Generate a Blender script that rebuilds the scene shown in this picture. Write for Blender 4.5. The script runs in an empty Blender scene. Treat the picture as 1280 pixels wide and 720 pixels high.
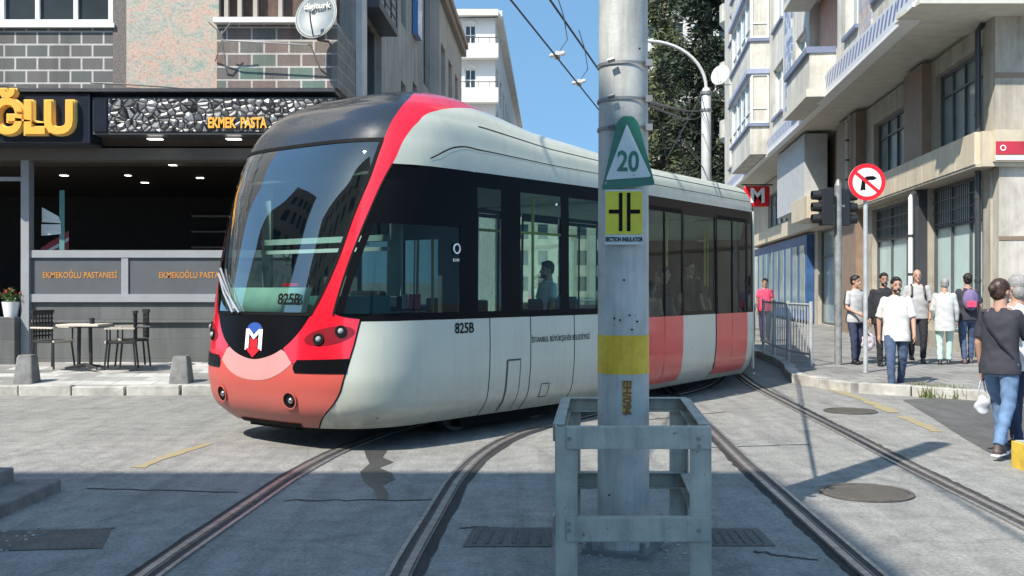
import bpy, bmesh, math, random
import numpy as np
from mathutils import Vector, Matrix
random.seed(7); rng = np.random.default_rng(7)
R = math.radians
scene = bpy.context.scene
C = scene.collection
F = 1300.0; EYE = 1.58
# ---------------------------------------------------------------- camera
cam_d = bpy.data.cameras.new('camera'); cam = bpy.data.objects.new('camera', cam_d); C.objects.link(cam)
cam.location = (0, 0, EYE); cam.rotation_euler = (R(90), 0, 0)
cam_d.sensor_width = 36; cam_d.lens = 36*F/1280; cam_d.clip_end = 2000; cam_d.clip_start = .05
scene.camera = cam
# ---------------------------------------------------------------- sky, sun, exposure
SX, SY = .58, .68                                   # shadow travel per metre of height
el = math.atan(1/math.hypot(SX, SY)); az = math.atan2(SX, SY)
world = bpy.data.worlds.new('World'); scene.world = world; world.use_nodes = True
wn = world.node_tree; bg = wn.nodes['Background']
sky = wn.nodes.new('ShaderNodeTexSky'); sky.sky_type = 'NISHITA'; sky.sun_disc = False
sky.sun_elevation = el; sky.sun_rotation = az+math.pi; sky.air_density = 1.15; sky.dust_density = .4; sky.ozone_density = 1.0
_tc = wn.nodes.new('ShaderNodeTexCoord'); _ad = wn.nodes.new('ShaderNodeVectorMath'); _ad.operation = 'ADD'; _ad.inputs[1].default_value = (0, 0, .42)
_nm = wn.nodes.new('ShaderNodeVectorMath'); _nm.operation = 'NORMALIZE'
wn.links.new(_tc.outputs['Generated'], _ad.inputs[0]); wn.links.new(_ad.outputs[0], _nm.inputs[0]); wn.links.new(_nm.outputs[0], sky.inputs[0])
_mx = wn.nodes.new('ShaderNodeMix'); _mx.data_type = 'RGBA'; _mx.blend_type = 'MULTIPLY'; _mx.inputs[0].default_value = 1; _mx.inputs[7].default_value = (.80, 1.03, 1.02, 1)
wn.links.new(sky.outputs[0], _mx.inputs[6]); wn.links.new(_mx.outputs[2], bg.inputs[0]); bg.inputs[1].default_value = .15
sun_d = bpy.data.lights.new('sun', 'SUN'); sun_d.energy = 4.2; sun_d.angle = R(.53); sun_d.color = (1, .94, .85)
sun = bpy.data.objects.new('sun', sun_d); C.objects.link(sun); sun.location = (-20, -20, 40)
sun.rotation_euler = Vector((SX, SY, -1)).to_track_quat('-Z', 'Y').to_euler()
vs = scene.view_settings; vs.view_transform = 'Standard'; vs.look = 'None'; vs.gamma = 1; vs.use_curve_mapping = False
vs.exposure = .8
try:
    scene.cycles.max_bounces = 8; scene.cycles.transparent_max_bounces = 16; scene.cycles.use_denoising = True
except Exception: pass

# ---------------------------------------------------------------- materials
def nodes_of(name):
    m = bpy.data.materials.new(name); m.use_nodes = True
    nt = m.node_tree; return m, nt, nt.nodes['Principled BSDF']
def pos(nt, scale=(1, 1, 1), rot=(0, 0, 0), obj=False):
    mp = nt.nodes.new('ShaderNodeMapping'); mp.inputs['Scale'].default_value = scale; mp.inputs['Rotation'].default_value = rot
    if obj: nt.links.new(nt.nodes.new('ShaderNodeTexCoord').outputs['Object'], mp.inputs[0])
    else: nt.links.new(nt.nodes.new('ShaderNodeNewGeometry').outputs['Position'], mp.inputs[0])
    return mp.outputs[0]
def noise(nt, vec, scale, detail=4, rough=.55, dist=0):
    n = nt.nodes.new('ShaderNodeTexNoise'); n.inputs['Scale'].default_value = scale; n.inputs['Detail'].default_value = detail
    n.inputs['Roughness'].default_value = rough; n.inputs['Distortion'].default_value = dist
    nt.links.new(vec, n.inputs['Vector']); return n.outputs['Fac']
def ramp(nt, fac, stops):
    r = nt.nodes.new('ShaderNodeValToRGB'); e = r.color_ramp.elements
    while len(e) < len(stops): e.new(.5)
    for i, (p, c) in enumerate(stops):
        e[i].position = p; e[i].color = (c[0], c[1], c[2], 1) if len(c) == 3 else c
    nt.links.new(fac, r.inputs[0]); return r.outputs[0]
def mix(nt, a, b, fac, mode='MIX'):
    m = nt.nodes.new('ShaderNodeMix'); m.data_type = 'RGBA'; m.blend_type = mode
    for s, v in ((m.inputs[6], a), (m.inputs[7], b), (m.inputs[0], fac)):
        if isinstance(v, (tuple, list)): s.default_value = (*v[:3], 1)
        elif isinstance(v, (int, float)): s.default_value = v
        else: nt.links.new(v, s)
    return m.outputs[2]
def bump(nt, bsdf, h, strength=.3, dist=.01):
    b = nt.nodes.new('ShaderNodeBump'); b.inputs['Strength'].default_value = strength; b.inputs['Distance'].default_value = dist
    nt.links.new(h, b.inputs['Height']); nt.links.new(b.outputs[0], bsdf.inputs['Normal'])
def sc(c, k): return tuple(min(1, max(0, x*k)) for x in c[:3])
def M(name, col, rough=.5, metal=0, var=.12, scale=3, bmp=0, bscale=60, col2=None, rvar=.1, coat=0, streak=0, rust=0):
    m, nt, b = nodes_of(name); v = pos(nt)
    f = noise(nt, v, scale, 6, .6)
    c2 = col2 or sc(col, 1+var)
    c = ramp(nt, f, [(.3, sc(col, 1-var)), (.7, c2)])
    if streak:      # rain streaks and grime running down the wall
        c = mix(nt, c, ramp(nt, noise(nt, pos(nt, (3.2, 3.2, .22)), 1.0, 6, .7), [(.42, (1, 1, 1)), (.68, (.52, .50, .46))]), streak, 'MULTIPLY')
        c = mix(nt, c, ramp(nt, noise(nt, v, .8, 7, .75, 1.0), [(.50, (1, 1, 1)), (.66, (.62, .60, .56))]), streak*.8, 'MULTIPLY')
    if rust:        # chipped and rusty spots
        c = mix(nt, c, (.14, .085, .05), ramp(nt, noise(nt, v, 17, 6, .75, .6), [(.62, (0, 0, 0)), (.70, (rust, rust, rust))]))
        c = mix(nt, c, ramp(nt, noise(nt, pos(nt, (16, 16, 1.5)), 1.0, 5, .7), [(.45, (1, 1, 1)), (.72, (.60, .60, .60))]), .7, 'MULTIPLY')
    nt.links.new(c, b.inputs['Base Color'])
    mr = nt.nodes.new('ShaderNodeMapRange'); mr.inputs[3].default_value = max(0, rough-rvar); mr.inputs[4].default_value = min(1, rough+rvar)
    nt.links.new(noise(nt, v, scale*2.3), mr.inputs[0]); nt.links.new(mr.outputs[0], b.inputs['Roughness'])
    b.inputs['Metallic'].default_value = metal; b.inputs['Coat Weight'].default_value = coat
    if bmp: bump(nt, b, noise(nt, v, bscale, 5), bmp, .01)
    return m
def M_emit(name, col, k):
    m, nt, b = nodes_of(name); b.inputs['Base Color'].default_value = (*col, 1)
    b.inputs['Emission Color'].default_value = (*col, 1); b.inputs['Emission Strength'].default_value = k; return m
def M_glass(name, tint, refl=1.0, rough=.02, ior=1.5, haze=0, haze_col=(.5, .6, .6)):
    m = bpy.data.materials.new(name); m.use_nodes = True; nt = m.node_tree; nt.nodes.remove(nt.nodes['Principled BSDF'])
    out = nt.nodes['Material Output']; tr = nt.nodes.new('ShaderNodeBsdfTransparent'); tr.inputs[0].default_value = (*tint, 1)
    gl = nt.nodes.new('ShaderNodeBsdfGlossy'); gl.inputs['Roughness'].default_value = rough
    fr = nt.nodes.new('ShaderNodeFresnel'); fr.inputs[0].default_value = ior
    mu = nt.nodes.new('ShaderNodeMath'); mu.operation = 'MULTIPLY'; mu.inputs[1].default_value = refl
    mu.use_clamp = True
    mx = nt.nodes.new('ShaderNodeMixShader'); nt.links.new(fr.outputs[0], mu.inputs[0]); nt.links.new(mu.outputs[0], mx.inputs[0])
    src = tr.outputs[0]
    if haze:
        df = nt.nodes.new('ShaderNodeBsdfDiffuse'); df.inputs[0].default_value = (*haze_col, 1)
        m2 = nt.nodes.new('ShaderNodeMixShader'); m2.inputs[0].default_value = haze
        nt.links.new(tr.outputs[0], m2.inputs[1]); nt.links.new(df.outputs[0], m2.inputs[2]); src = m2.outputs[0]
    nt.links.new(src, mx.inputs[1]); nt.links.new(gl.outputs[0], mx.inputs[2]); nt.links.new(mx.outputs[0], out.inputs[0])
    return m

def M_road(name, base, light, dark, cracks=True):
    m, nt, b = nodes_of(name); v = pos(nt)
    big = noise(nt, v, .35, 5, .6, .4); fine = noise(nt, v, 38, 5, .75); mid = noise(nt, v, 4.5, 6, .7)
    streak = noise(nt, pos(nt, (5.5, .45, 1), (0, 0, R(-8))), 1.0, 5, .65)
    c = ramp(nt, big, [(.3, dark), (.52, base), (.75, light)])
    c = mix(nt, c, ramp(nt, mid, [(.25, (.58, .58, .58)), (.6, (1, 1, 1)), (.85, (1.15, 1.12, 1.08))]), .95, 'MULTIPLY')
    c = mix(nt, c, ramp(nt, streak, [(.3, (.66, .66, .67)), (.6, (1, 1, 1))]), .8, 'MULTIPLY')
    c = mix(nt, c, ramp(nt, fine, [(.3, (.42, .42, .42)), (.55, (1, 1, 1)), (.75, (1.4, 1.4, 1.38))]), .9, 'MULTIPLY')
    if cracks:
        vo = nt.nodes.new('ShaderNodeTexVoronoi'); vo.feature = 'DISTANCE_TO_EDGE'; vo.inputs['Scale'].default_value = .55
        wob = mix(nt, v, noise_col(nt, v, 1.7), .28); nt.links.new(wob, vo.inputs['Vector'])
        c = mix(nt, c, ramp(nt, vo.outputs['Distance'], [(0, (.35, .35, .35)), (.008, (.6, .6, .6)), (.012, (1, 1, 1))]), .22, 'MULTIPLY')
        # old oil and tyre blotches
        c = mix(nt, c, ramp(nt, noise(nt, v, 1.3, 3, .5, 1.2), [(.60, (1, 1, 1)), (.74, (.72, .72, .72))]), .7, 'MULTIPLY')
    nt.links.new(c, b.inputs['Base Color']); b.inputs['Roughness'].default_value = .85
    bump(nt, b, mix(nt, noise(nt, v, 90, 4, .7), mid, .35), .5, .006)
    return m
def noise_col(nt, v, s):
    n = nt.nodes.new('ShaderNodeTexNoise'); n.inputs['Scale'].default_value = s; nt.links.new(v, n.inputs['Vector'])
    ad = nt.nodes.new('ShaderNodeVectorMath'); ad.operation = 'ADD'; nt.links.new(v, ad.inputs[0]); nt.links.new(n.outputs['Color'], ad.inputs[1])
    return ad.outputs[0]
def M_stripes(name, c1, c2, scale, axis):
    m, nt, b = nodes_of(name); v = pos(nt, (1, 1, 1), (0, 0, 0))
    w = nt.nodes.new('ShaderNodeTexWave'); w.wave_type = 'BANDS'; w.bands_direction = 'DIAGONAL'; w.inputs['Scale'].default_value = scale
    mp = nt.nodes.new('ShaderNodeMapping'); mp.inputs['Scale'].default_value = axis; nt.links.new(v, mp.inputs[0]); nt.links.new(mp.outputs[0], w.inputs['Vector'])
    c = ramp(nt, w.outputs['Fac'], [(.40, c1), (.5, c2)])
    s = nt.nodes.new('ShaderNodeSeparateXYZ'); nt.links.new(v, s.inputs[0])
    mr = nt.nodes.new('ShaderNodeMapRange'); mr.inputs[1].default_value = 7.34; mr.inputs[2].default_value = 7.36; nt.links.new(s.outputs[2], mr.inputs[0])
    mr2 = nt.nodes.new('ShaderNodeMapRange'); mr2.inputs[1].default_value = 7.74; mr2.inputs[2].default_value = 7.72; nt.links.new(s.outputs[2], mr2.inputs[0])
    mu = nt.nodes.new('ShaderNodeMath'); mu.operation = 'MULTIPLY'; nt.links.new(mr.outputs[0], mu.inputs[0]); nt.links.new(mr2.outputs[0], mu.inputs[1])
    nt.links.new(mix(nt, c2, c, mu.outputs[0]), b.inputs['Base Color']); b.inputs['Roughness'].default_value = .4; return m
def M_brick(name, cols, mortar, bw, bh, axis='xz', mort=.012, rough=.6, offs=.5, speck=.5, const=False):
    m, nt, b = nodes_of(name)
    g = nt.nodes.new('ShaderNodeNewGeometry'); s = nt.nodes.new('ShaderNodeSeparateXYZ'); nt.links.new(g.outputs['Position'], s.inputs[0])
    cb = nt.nodes.new('ShaderNodeCombineXYZ'); ax = {'x': 0, 'y': 1, 'z': 2}
    nt.links.new(s.outputs[ax[axis[0]]], cb.inputs[0]); nt.links.new(s.outputs[ax[axis[1]]], cb.inputs[1])
    br = nt.nodes.new('ShaderNodeTexBrick'); nt.links.new(cb.outputs[0], br.inputs['Vector'])
    br.inputs['Scale'].default_value = 1; br.inputs['Brick Width'].default_value = bw; br.inputs['Row Height'].default_value = bh
    br.inputs['Mortar Size'].default_value = mort; br.inputs['Mortar Smooth'].default_value = .1; br.offset = offs
    br.inputs['Color1'].default_value = (1, 1, 1, 1); br.inputs['Color2'].default_value = (0, 0, 0, 1); br.inputs['Mortar'].default_value = (.5, .5, .5, 1)
    cc = ramp(nt, br.outputs['Color'], [(i/max(1, len(cols)-1) if not const else i/len(cols), c) for i, c in enumerate(cols)])
    if const: cc.node.color_ramp.interpolation = 'CONSTANT'
    c = mix(nt, cc, (*mortar,), br.outputs['Fac'])
    v = g.outputs['Position']
    c = mix(nt, c, ramp(nt, noise(nt, v, 70, 3, .8), [(.35, (.45, .45, .45)), (.6, (1, 1, 1)), (.8, (1.4, 1.4, 1.4))]), speck, 'MULTIPLY')
    c = mix(nt, c, ramp(nt, noise(nt, v, 1.1, 4), [(.3, (.75, .75, .75)), (.7, (1.05, 1.05, 1.05))]), .8, 'MULTIPLY')
    c = mix(nt, c, ramp(nt, noise(nt, pos(nt, (4, 4, .3)), 1.0, 6, .7), [(.45, (1, 1, 1)), (.7, (.55, .54, .52))]), .6, 'MULTIPLY')
    nt.links.new(c, b.inputs['Base Color']); b.inputs['Roughness'].default_value = rough
    inv = nt.nodes.new('ShaderNodeMath'); inv.operation = 'SUBTRACT'; inv.inputs[0].default_value = 1; nt.links.new(br.outputs['Fac'], inv.inputs[1])
    bump(nt, b, inv.outputs[0], .5, .01)
    return m
def M_mottle(name):
    m, nt, b = nodes_of(name); v = pos(nt, (1, 1, 1.5), (0, R(35), 0))
    n = noise(nt, v, 2.6, 6, .7, 1.6)
    c = ramp(nt, n, [(.30, (.22, .28, .24)), (.42, (.34, .35, .30)), (.5, (.42, .36, .30)), (.58, (.50, .33, .26)), (.7, (.38, .37, .31))])
    c = mix(nt, c, ramp(nt, noise(nt, v, 28, 3, .8), [(.3, (.4, .4, .4)), (.5, (1, 1, 1)), (.75, (1.25, 1.25, 1.2))]), .75, 'MULTIPLY')
    nt.links.new(c, b.inputs['Base Color']); b.inputs['Roughness'].default_value = .55; return m
def M_cobble(name):
    m, nt, b = nodes_of(name); v = pos(nt, (8.2, 8.2, 9.6)); bigv = noise(nt, pos(nt), 2.2, 3)
    vo = nt.nodes.new('ShaderNodeTexVoronoi'); vo.feature = 'DISTANCE_TO_EDGE'; vo.inputs['Scale'].default_value = 1; nt.links.new(v, vo.inputs['Vector'])
    vc = nt.nodes.new('ShaderNodeTexVoronoi'); vc.inputs['Scale'].default_value = 1; nt.links.new(v, vc.inputs['Vector'])
    col = mix(nt, ramp(nt, vc.outputs['Color'], [(.2, (.05, .05, .052)), (.85, (.24, .24, .245))]), ramp(nt, vo.outputs['Distance'], [(.05, (.0, .0, .0)), (.12, (1, 1, 1))]), 1, 'MULTIPLY')
    nt.links.new(col, b.inputs['Base Color']); b.inputs['Roughness'].default_value = .35; bump(nt, b, vo.outputs['Distance'], 1, .05); return m
def M_paint(name, col, grime=.25, rough=.28, coat=.35, var=.05):
    "vehicle paint with a little road dirt that gathers in streaks"
    m, nt, b = nodes_of(name); v = pos(nt)
    c = ramp(nt, noise(nt, v, 1.5, 4), [(.3, sc(col, 1-var)), (.7, sc(col, 1+var))])
    st = noise(nt, pos(nt, (7, 7, .8)), 1.0, 6, .7)
    c = mix(nt, c, mix(nt, c, (.16, .15, .13), .5), ramp(nt, st, [(.5, (0, 0, 0)), (.85, (grime*2, grime*2, grime*2))]))
    if grime > .05:     # road spray dried on the skirt
        s = nt.nodes.new('ShaderNodeSeparateXYZ'); nt.links.new(v, s.inputs[0]); zr_ = nt.nodes.new('ShaderNodeMapRange'); zr_.inputs[1].default_value = .75; zr_.inputs[2].default_value = .2; nt.links.new(s.outputs[2], zr_.inputs[0])
        mu = nt.nodes.new('ShaderNodeMath'); mu.operation = 'MULTIPLY'; nt.links.new(zr_.outputs[0], mu.inputs[0]); nt.links.new(noise(nt, pos(nt, (2, 2, 5)), 2.2, 7, .75), mu.inputs[1])
        c = mix(nt, c, (.15, .13, .11), mu.outputs[0])
    nt.links.new(c, b.inputs['Base Color']); b.inputs['Coat Weight'].default_value = coat; b.inputs['Coat Roughness'].default_value = .08
    mr = nt.nodes.new('ShaderNodeMapRange'); mr.inputs[3].default_value = rough-.08; mr.inputs[4].default_value = rough+.18
    nt.links.new(noise(nt, v, 5, 6, .7), mr.inputs[0]); nt.links.new(mr.outputs[0], b.inputs['Roughness'])
    bump(nt, b, noise(nt, v, 1.6, 2), .08, .02)
    return m

# ---------------------------------------------------------------- mesh builder
class MB:
    def __init__(s): s.v = []; s.f = []
    def add(s, vs, fs):
        n = len(s.v); s.v += [tuple(map(float, v)) for v in vs]; s.f += [tuple(i+n for i in f) for f in fs]; return s
    def box(s, x0, x1, y0, y1, z0, z1, M4=None):
        vs = [Vector((x, y, z)) for x in (x0, x1) for y in (y0, y1) for z in (z0, z1)]
        if M4: vs = [M4 @ v for v in vs]
        return s.add(vs, [(0, 1, 3, 2), (4, 6, 7, 5), (0, 4, 5, 1), (2, 3, 7, 6), (0, 2, 6, 4), (1, 5, 7, 3)])
    def tube(s, pts, r, n=10, cap=True):
        pts = [Vector(p) for p in pts]; rs = r if isinstance(r, (list, tuple)) else [r]*len(pts)
        rings = []; t0 = (pts[1]-pts[0]).normalized(); up = Vector((0, 0, 1)) if abs(t0.z) < .9 else Vector((1, 0, 0))
        a = t0.cross(up).normalized()
        for i, p in enumerate(pts):
            t = (pts[min(i+1, len(pts)-1)]-pts[max(i-1, 0)]).normalized()
            a = (a-t*a.dot(t)).normalized(); b = t.cross(a)
            rings.append([p+(a*math.cos(2*math.pi*k/n)+b*math.sin(2*math.pi*k/n))*rs[i] for k in range(n)])
        vs = [q for ring in rings for q in ring]; fs = []
        for i in range(len(pts)-1):
            for k in range(n): fs.append((i*n+k, i*n+(k+1) % n, (i+1)*n+(k+1) % n, (i+1)*n+k))
        if cap: fs += [tuple(range(n))[::-1], tuple(range((len(pts)-1)*n, len(pts)*n))]
        return s.add(vs, fs)
    def ell(s, c, rx, ry, rz, M4=None, nu=16, nv=10):
        c = Vector(c); vs = [Vector((0, 0, -rz))]
        for j in range(1, nv):
            ph = math.pi*j/nv
            for i in range(nu): vs.append(Vector((rx*math.sin(ph)*math.cos(2*math.pi*i/nu), ry*math.sin(ph)*math.sin(2*math.pi*i/nu), -rz*math.cos(ph))))
        vs.append(Vector((0, 0, rz)))
        if M4: vs = [M4 @ v for v in vs]
        vs = [v+c for v in vs]; fs = [(0, 1+(i+1) % nu, 1+i) for i in range(nu)]
        for j in range(nv-2):
            for i in range(nu): a = 1+j*nu; fs.append((a+i, a+(i+1) % nu, a+nu+(i+1) % nu, a+nu+i))
        a = 1+(nv-2)*nu; fs += [(a+i, a+(i+1) % nu, len(vs)-1) for i in range(nu)]
        return s.add(vs, fs)
    def capsule(s, a, b, ra, rb, n=10):
        a = Vector(a); b = Vector(b); d = (b-a); L = max(d.length, 1e-6); t = d/L
        pts = []; rs = []
        for k in range(4): q = math.pi/2*(k/4); pts.append(a-t*ra*math.cos(q)*.999); rs.append(max(.001, ra*math.sin(q)))
        pts.append(a); rs.append(ra); pts.append(b); rs.append(rb)
        for k in range(1, 5): q = math.pi/2*(k/4); pts.append(b+t*rb*math.sin(q)); rs.append(max(.001, rb*math.cos(q)))
        return s.tube(pts, rs, n)
    def loft(s, rings, cap=True):
        n = len(rings[0]); vs = [q for r in rings for q in r]; fs = []
        for i in range(len(rings)-1):
            for k in range(n): fs.append((i*n+k, i*n+(k+1) % n, (i+1)*n+(k+1) % n, (i+1)*n+k))
        if cap: fs += [tuple(range(n))[::-1], tuple(range((len(rings)-1)*n, len(rings)*n))]
        return s.add(vs, fs)
    def prism(s, poly, z0, z1):
        n = len(poly); vs = [(x, y, z0) for x, y in poly]+[(x, y, z1) for x, y in poly]
        return s.add(vs, [tuple(range(n))[::-1], tuple(range(n, 2*n))]+[(i, (i+1) % n, n+(i+1) % n, n+i) for i in range(n)])
    def poly(s, pts): return s.add(pts, [tuple(range(len(pts)))])
    def disc(s, c, r, nrm, t=.01, n=32, r2=None):
        c = Vector(c); nrm = Vector(nrm).normalized(); return s.tube([c, c+nrm*t], [r, r if r2 is None else r2], n)
    def ring(s, c, ri, ro, nrm, t=.01, n=40):
        c = Vector(c); nrm = Vector(nrm).normalized(); up = Vector((0, 0, 1)) if abs(nrm.z) < .9 else Vector((1, 0, 0))
        a = nrm.cross(up).normalized(); b = nrm.cross(a); vs = []
        for (r, o) in ((ri, 0), (ro, 0), (ro, t), (ri, t)):
            vs += [c+nrm*o+(a*math.cos(2*math.pi*k/n)+b*math.sin(2*math.pi*k/n))*r for k in range(n)]
        return s.add(vs, [(j*n+k, j*n+(k+1) % n, ((j+1) % 4)*n+(k+1) % n, ((j+1) % 4)*n+k) for j in range(4) for k in range(n)])
    def grid(s, P, nu, nv):
        "P: (nu+1)*(nv+1) points row-major by v"
        return s.add(P, [(j*(nu+1)+i, j*(nu+1)+i+1, (j+1)*(nu+1)+i+1, (j+1)*(nu+1)+i) for j in range(nv) for i in range(nu)])
    def build(s, name, mat, parent=None, smooth=False, bevel=0, M4=None, merge=0):
        me = bpy.data.meshes.new(name); off = Vector(parent_origin(parent)) if parent else Vector()
        vs = [Vector(v) for v in s.v]
        if M4: vs = [M4 @ v for v in vs]
        me.from_pydata([v-off for v in vs], [], s.f)
        bm = bmesh.new(); bm.from_mesh(me)
        if merge: bmesh.ops.remove_doubles(bm, verts=bm.verts, dist=merge)
        bmesh.ops.recalc_face_normals(bm, faces=bm.faces); bm.to_mesh(me); bm.free()
        if smooth is True: me.polygons.foreach_set('use_smooth', [True]*len(me.polygons))
        me.materials.append(mat); o = bpy.data.objects.new(name, me); C.objects.link(o)
        if parent: o.parent = parent
        if smooth == 'auto':
            me.polygons.foreach_set('use_smooth', [True]*len(me.polygons))
            me.set_sharp_from_angle(angle=R(38))
        if bevel:
            b = o.modifiers.new('bevel', 'BEVEL'); b.width = bevel; b.segments = 2; b.limit_method = 'ANGLE'; b.angle_limit = R(40)
        return o
def parent_origin(p):
    v = Vector((0, 0, 0))
    while p: v += Vector(p.location); p = p.parent
    return v
def tag(o, label=None, cat=None, group=None, kind=None):
    if label: o['label'] = label
    if cat: o['category'] = cat
    if group: o['group'] = group
    if kind: o['kind'] = kind
    return o
def thing(name, label, cat, loc=(0, 0, 0), group=None):
    o = bpy.data.objects.new(name, None); C.objects.link(o); o.location = loc; o.empty_display_size = .2
    return tag(o, label, cat, group)
def struct(name, mb, mat, **k): return tag(mb.build(name, mat, **k), kind='structure')
def copy_tree(o, parent=None):
    c = o.copy(); C.objects.link(c)
    if parent: c.parent = parent
    for ch in list(o.children): copy_tree(ch, c)
    return c
def text(s, size, mat, M4, parent, name='lettering', ext=.004, bold=0.0, align='CENTER', sx=1.0, spacing=1.0):
    cu = bpy.data.curves.new(name, 'FONT'); cu.body = s; cu.size = size; cu.extrude = ext; cu.offset = bold; cu.align_x = align; cu.align_y = 'CENTER'
    cu.space_character = spacing; cu.resolution_u = 4
    t = bpy.data.objects.new(name, cu); C.objects.link(t); bpy.context.view_layer.update()
    me = bpy.data.meshes.new_from_object(t.evaluated_get(bpy.context.evaluated_depsgraph_get()))
    bpy.data.objects.remove(t); bpy.data.curves.remove(cu)
    off = parent_origin(parent) if parent else Vector()
    S4 = Matrix.Diagonal((sx, 1, 1, 1))
    me.transform(Matrix.Translation(-off) @ M4 @ S4); me.materials.clear(); me.materials.append(mat); me.name = name
    o = bpy.data.objects.new(name, me); C.objects.link(o)
    if parent: o.parent = parent
    return o
def frame(origin, xdir, zdir=(0, 0, 1)):
    "matrix whose local X runs along xdir, local Y up (zdir), local Z = outward normal"
    x = Vector(xdir).normalized(); y = Vector(zdir); y = (y-x*y.dot(x)).normalized(); z = x.cross(y)
    m = Matrix((x, y, z)).transposed().to_4x4(); m.translation = Vector(origin); return m
def g(px, py, z=0):
    Y = (EYE-z)*F/(py-360); return ((px-640)*Y/F, Y)
def hermite(xs, ys, x):
    xs = np.asarray(xs, float); ys = np.asarray(ys, float); x = np.asarray(x, float)
    m = np.gradient(ys, xs); i = np.clip(np.searchsorted(xs, x)-1, 0, len(xs)-2)
    d = xs[i+1]-xs[i]; t = np.clip((x-xs[i])/d, 0, 1)
    return (2*t**3-3*t**2+1)*ys[i]+(t**3-2*t**2+t)*m[i]*d+(-2*t**3+3*t**2)*ys[i+1]+(t**3-t**2)*m[i+1]*d
def resample(pts, n, curved=True):
    p = np.array(pts, float); s = np.r_[0, np.cumsum(np.hypot(*(np.diff(p, axis=0).T))+1e-9)]; t = np.linspace(0, s[-1], n)
    if curved and len(p) > 2: return np.stack([hermite(s, p[:, k], t) for k in range(p.shape[1])], 1)
    return np.stack([np.interp(t, s, p[:, k]) for k in range(p.shape[1])], 1)
# ================================================================ materials of the setting
m_road = M_road('road_concrete', (.32, .312, .287), (.36, .35, .322), (.285, .278, .26))
m_road2 = M_road('road_dark_patch', (.125, .12, .115), (.17, .165, .155), (.09, .088, .086), False)
m_seam = M('bitumen_seam', (.045, .045, .047), .8, 0, .4, 6, .5, 60)
m_strip = M_road('bitumen_strip', (.04, .039, .038), (.08, .077, .073), (.022, .022, .024), False)
m_steel = M('rail_steel', (.42, .40, .38), .40, .7, .35, 14, .15, 60)
m_rust = M('rail_side', (.10, .075, .06), .7, .3, .4, 14, .3, 60)
m_yline = M('worn_yellow_paint', (.50, .37, .14), .7, 0, .35, 14, .3, 60, col2=(.30, .27, .20))
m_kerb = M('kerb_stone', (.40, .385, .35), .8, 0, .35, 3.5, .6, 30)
m_pave = M_brick('pavement_tile', [(.27, .265, .25), (.50, .49, .465), (.36, .35, .33), (.56, .55, .52)], (.30, .29, .27), .60, .42, 'xy', .012, .8, .5, .3, True)
m_pave2 = M_brick('pavement_slab_grey', [(.27, .26, .245), (.33, .32, .30), (.23, .22, .21)], (.12, .115, .11), .5, .5, 'xy', .014, .8, .5, .45)
m_dark = M('black_plastic', (.015, .015, .017), .45)
m_darkgrey = M('dark_grey_metal', (.06, .062, .068), .45, .3)
m_iron = M('cast_iron', (.14, .125, .11), .6, .5, .3, 12, .4, 40)

# ================================================================ ground
struct('ground', MB().poly([(-400, -300, 0), (400, -300, 0), (400, 500, 0), (-400, 500, 0)]), m_road)
def strip_on_ground(path, w, z, off=0.0):
    p = np.array(path, float); d = np.gradient(p, axis=0); d /= np.linalg.norm(d, axis=1)[:, None]; nrm = np.stack([d[:, 1], -d[:, 0]], 1)
    if not hasattr(w, '__len__'): w = np.full(len(p), w)
    w = np.asarray(w)[:, None]
    L = p+nrm*(off-w/2); Rr = p+nrm*(off+w/2); n = len(p)
    return MB().add([(x, y, z) for x, y in L]+[(x, y, z) for x, y in Rr], [(i, i+1, n+i+1, n+i) for i in range(n-1)])
def ribbon(mb, path, off0, off1, z0, z1):
    p = np.array(path, float); d = np.gradient(p, axis=0); d /= np.linalg.norm(d, axis=1)[:, None]; nrm = np.stack([d[:, 1], -d[:, 0]], 1)
    a = p+nrm*off0; b = p+nrm*off1; n = len(p)
    vs = [(x, y, z0) for x, y in a]+[(x, y, z1) for x, y in a]+[(x, y, z1) for x, y in b]+[(x, y, z0) for x, y in b]
    mb.add(vs, [(j*n+i, j*n+i+1, ((j+1) % 4)*n+i+1, ((j+1) % 4)*n+i) for j in range(4) for i in range(n-1)]); return mb
CL = resample([(-1.45, -12), (-1.36, 0), (-1.32, 4), (-1.3, 5.7), (-1.22, 7.3), (-1.13, 8.8), (-.95, 10.1), (-.6, 11.4), (.15, 12.9), (1.2, 14.7), (2.3, 16.6), (3.1, 19), (3.7, 22), (4.5, 28), (6.4, 42), (11, 85)], 160)
RR = [(2.75, -12), (2.62, 2), (2.66, 5), (2.74, 7.5), (2.81, 9.3), (2.92, 11.4), (3.05, 14.2), (3.2, 16.8), (3.5, 19.6), (3.85, 22.5)]
CR = resample(RR, 90)
rail_info = [(CL, -.72, 'grooved steel tram rail in shade, leftmost of the four rails'), (CL, .72, 'grooved steel tram rail running under the tram nose, second from the left'),
             (CR, -.73, 'grooved steel tram rail right of the steel guard frame'), (CR, .73, 'grooved steel tram rail passing the round manhole cover, rightmost rail')]
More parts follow.
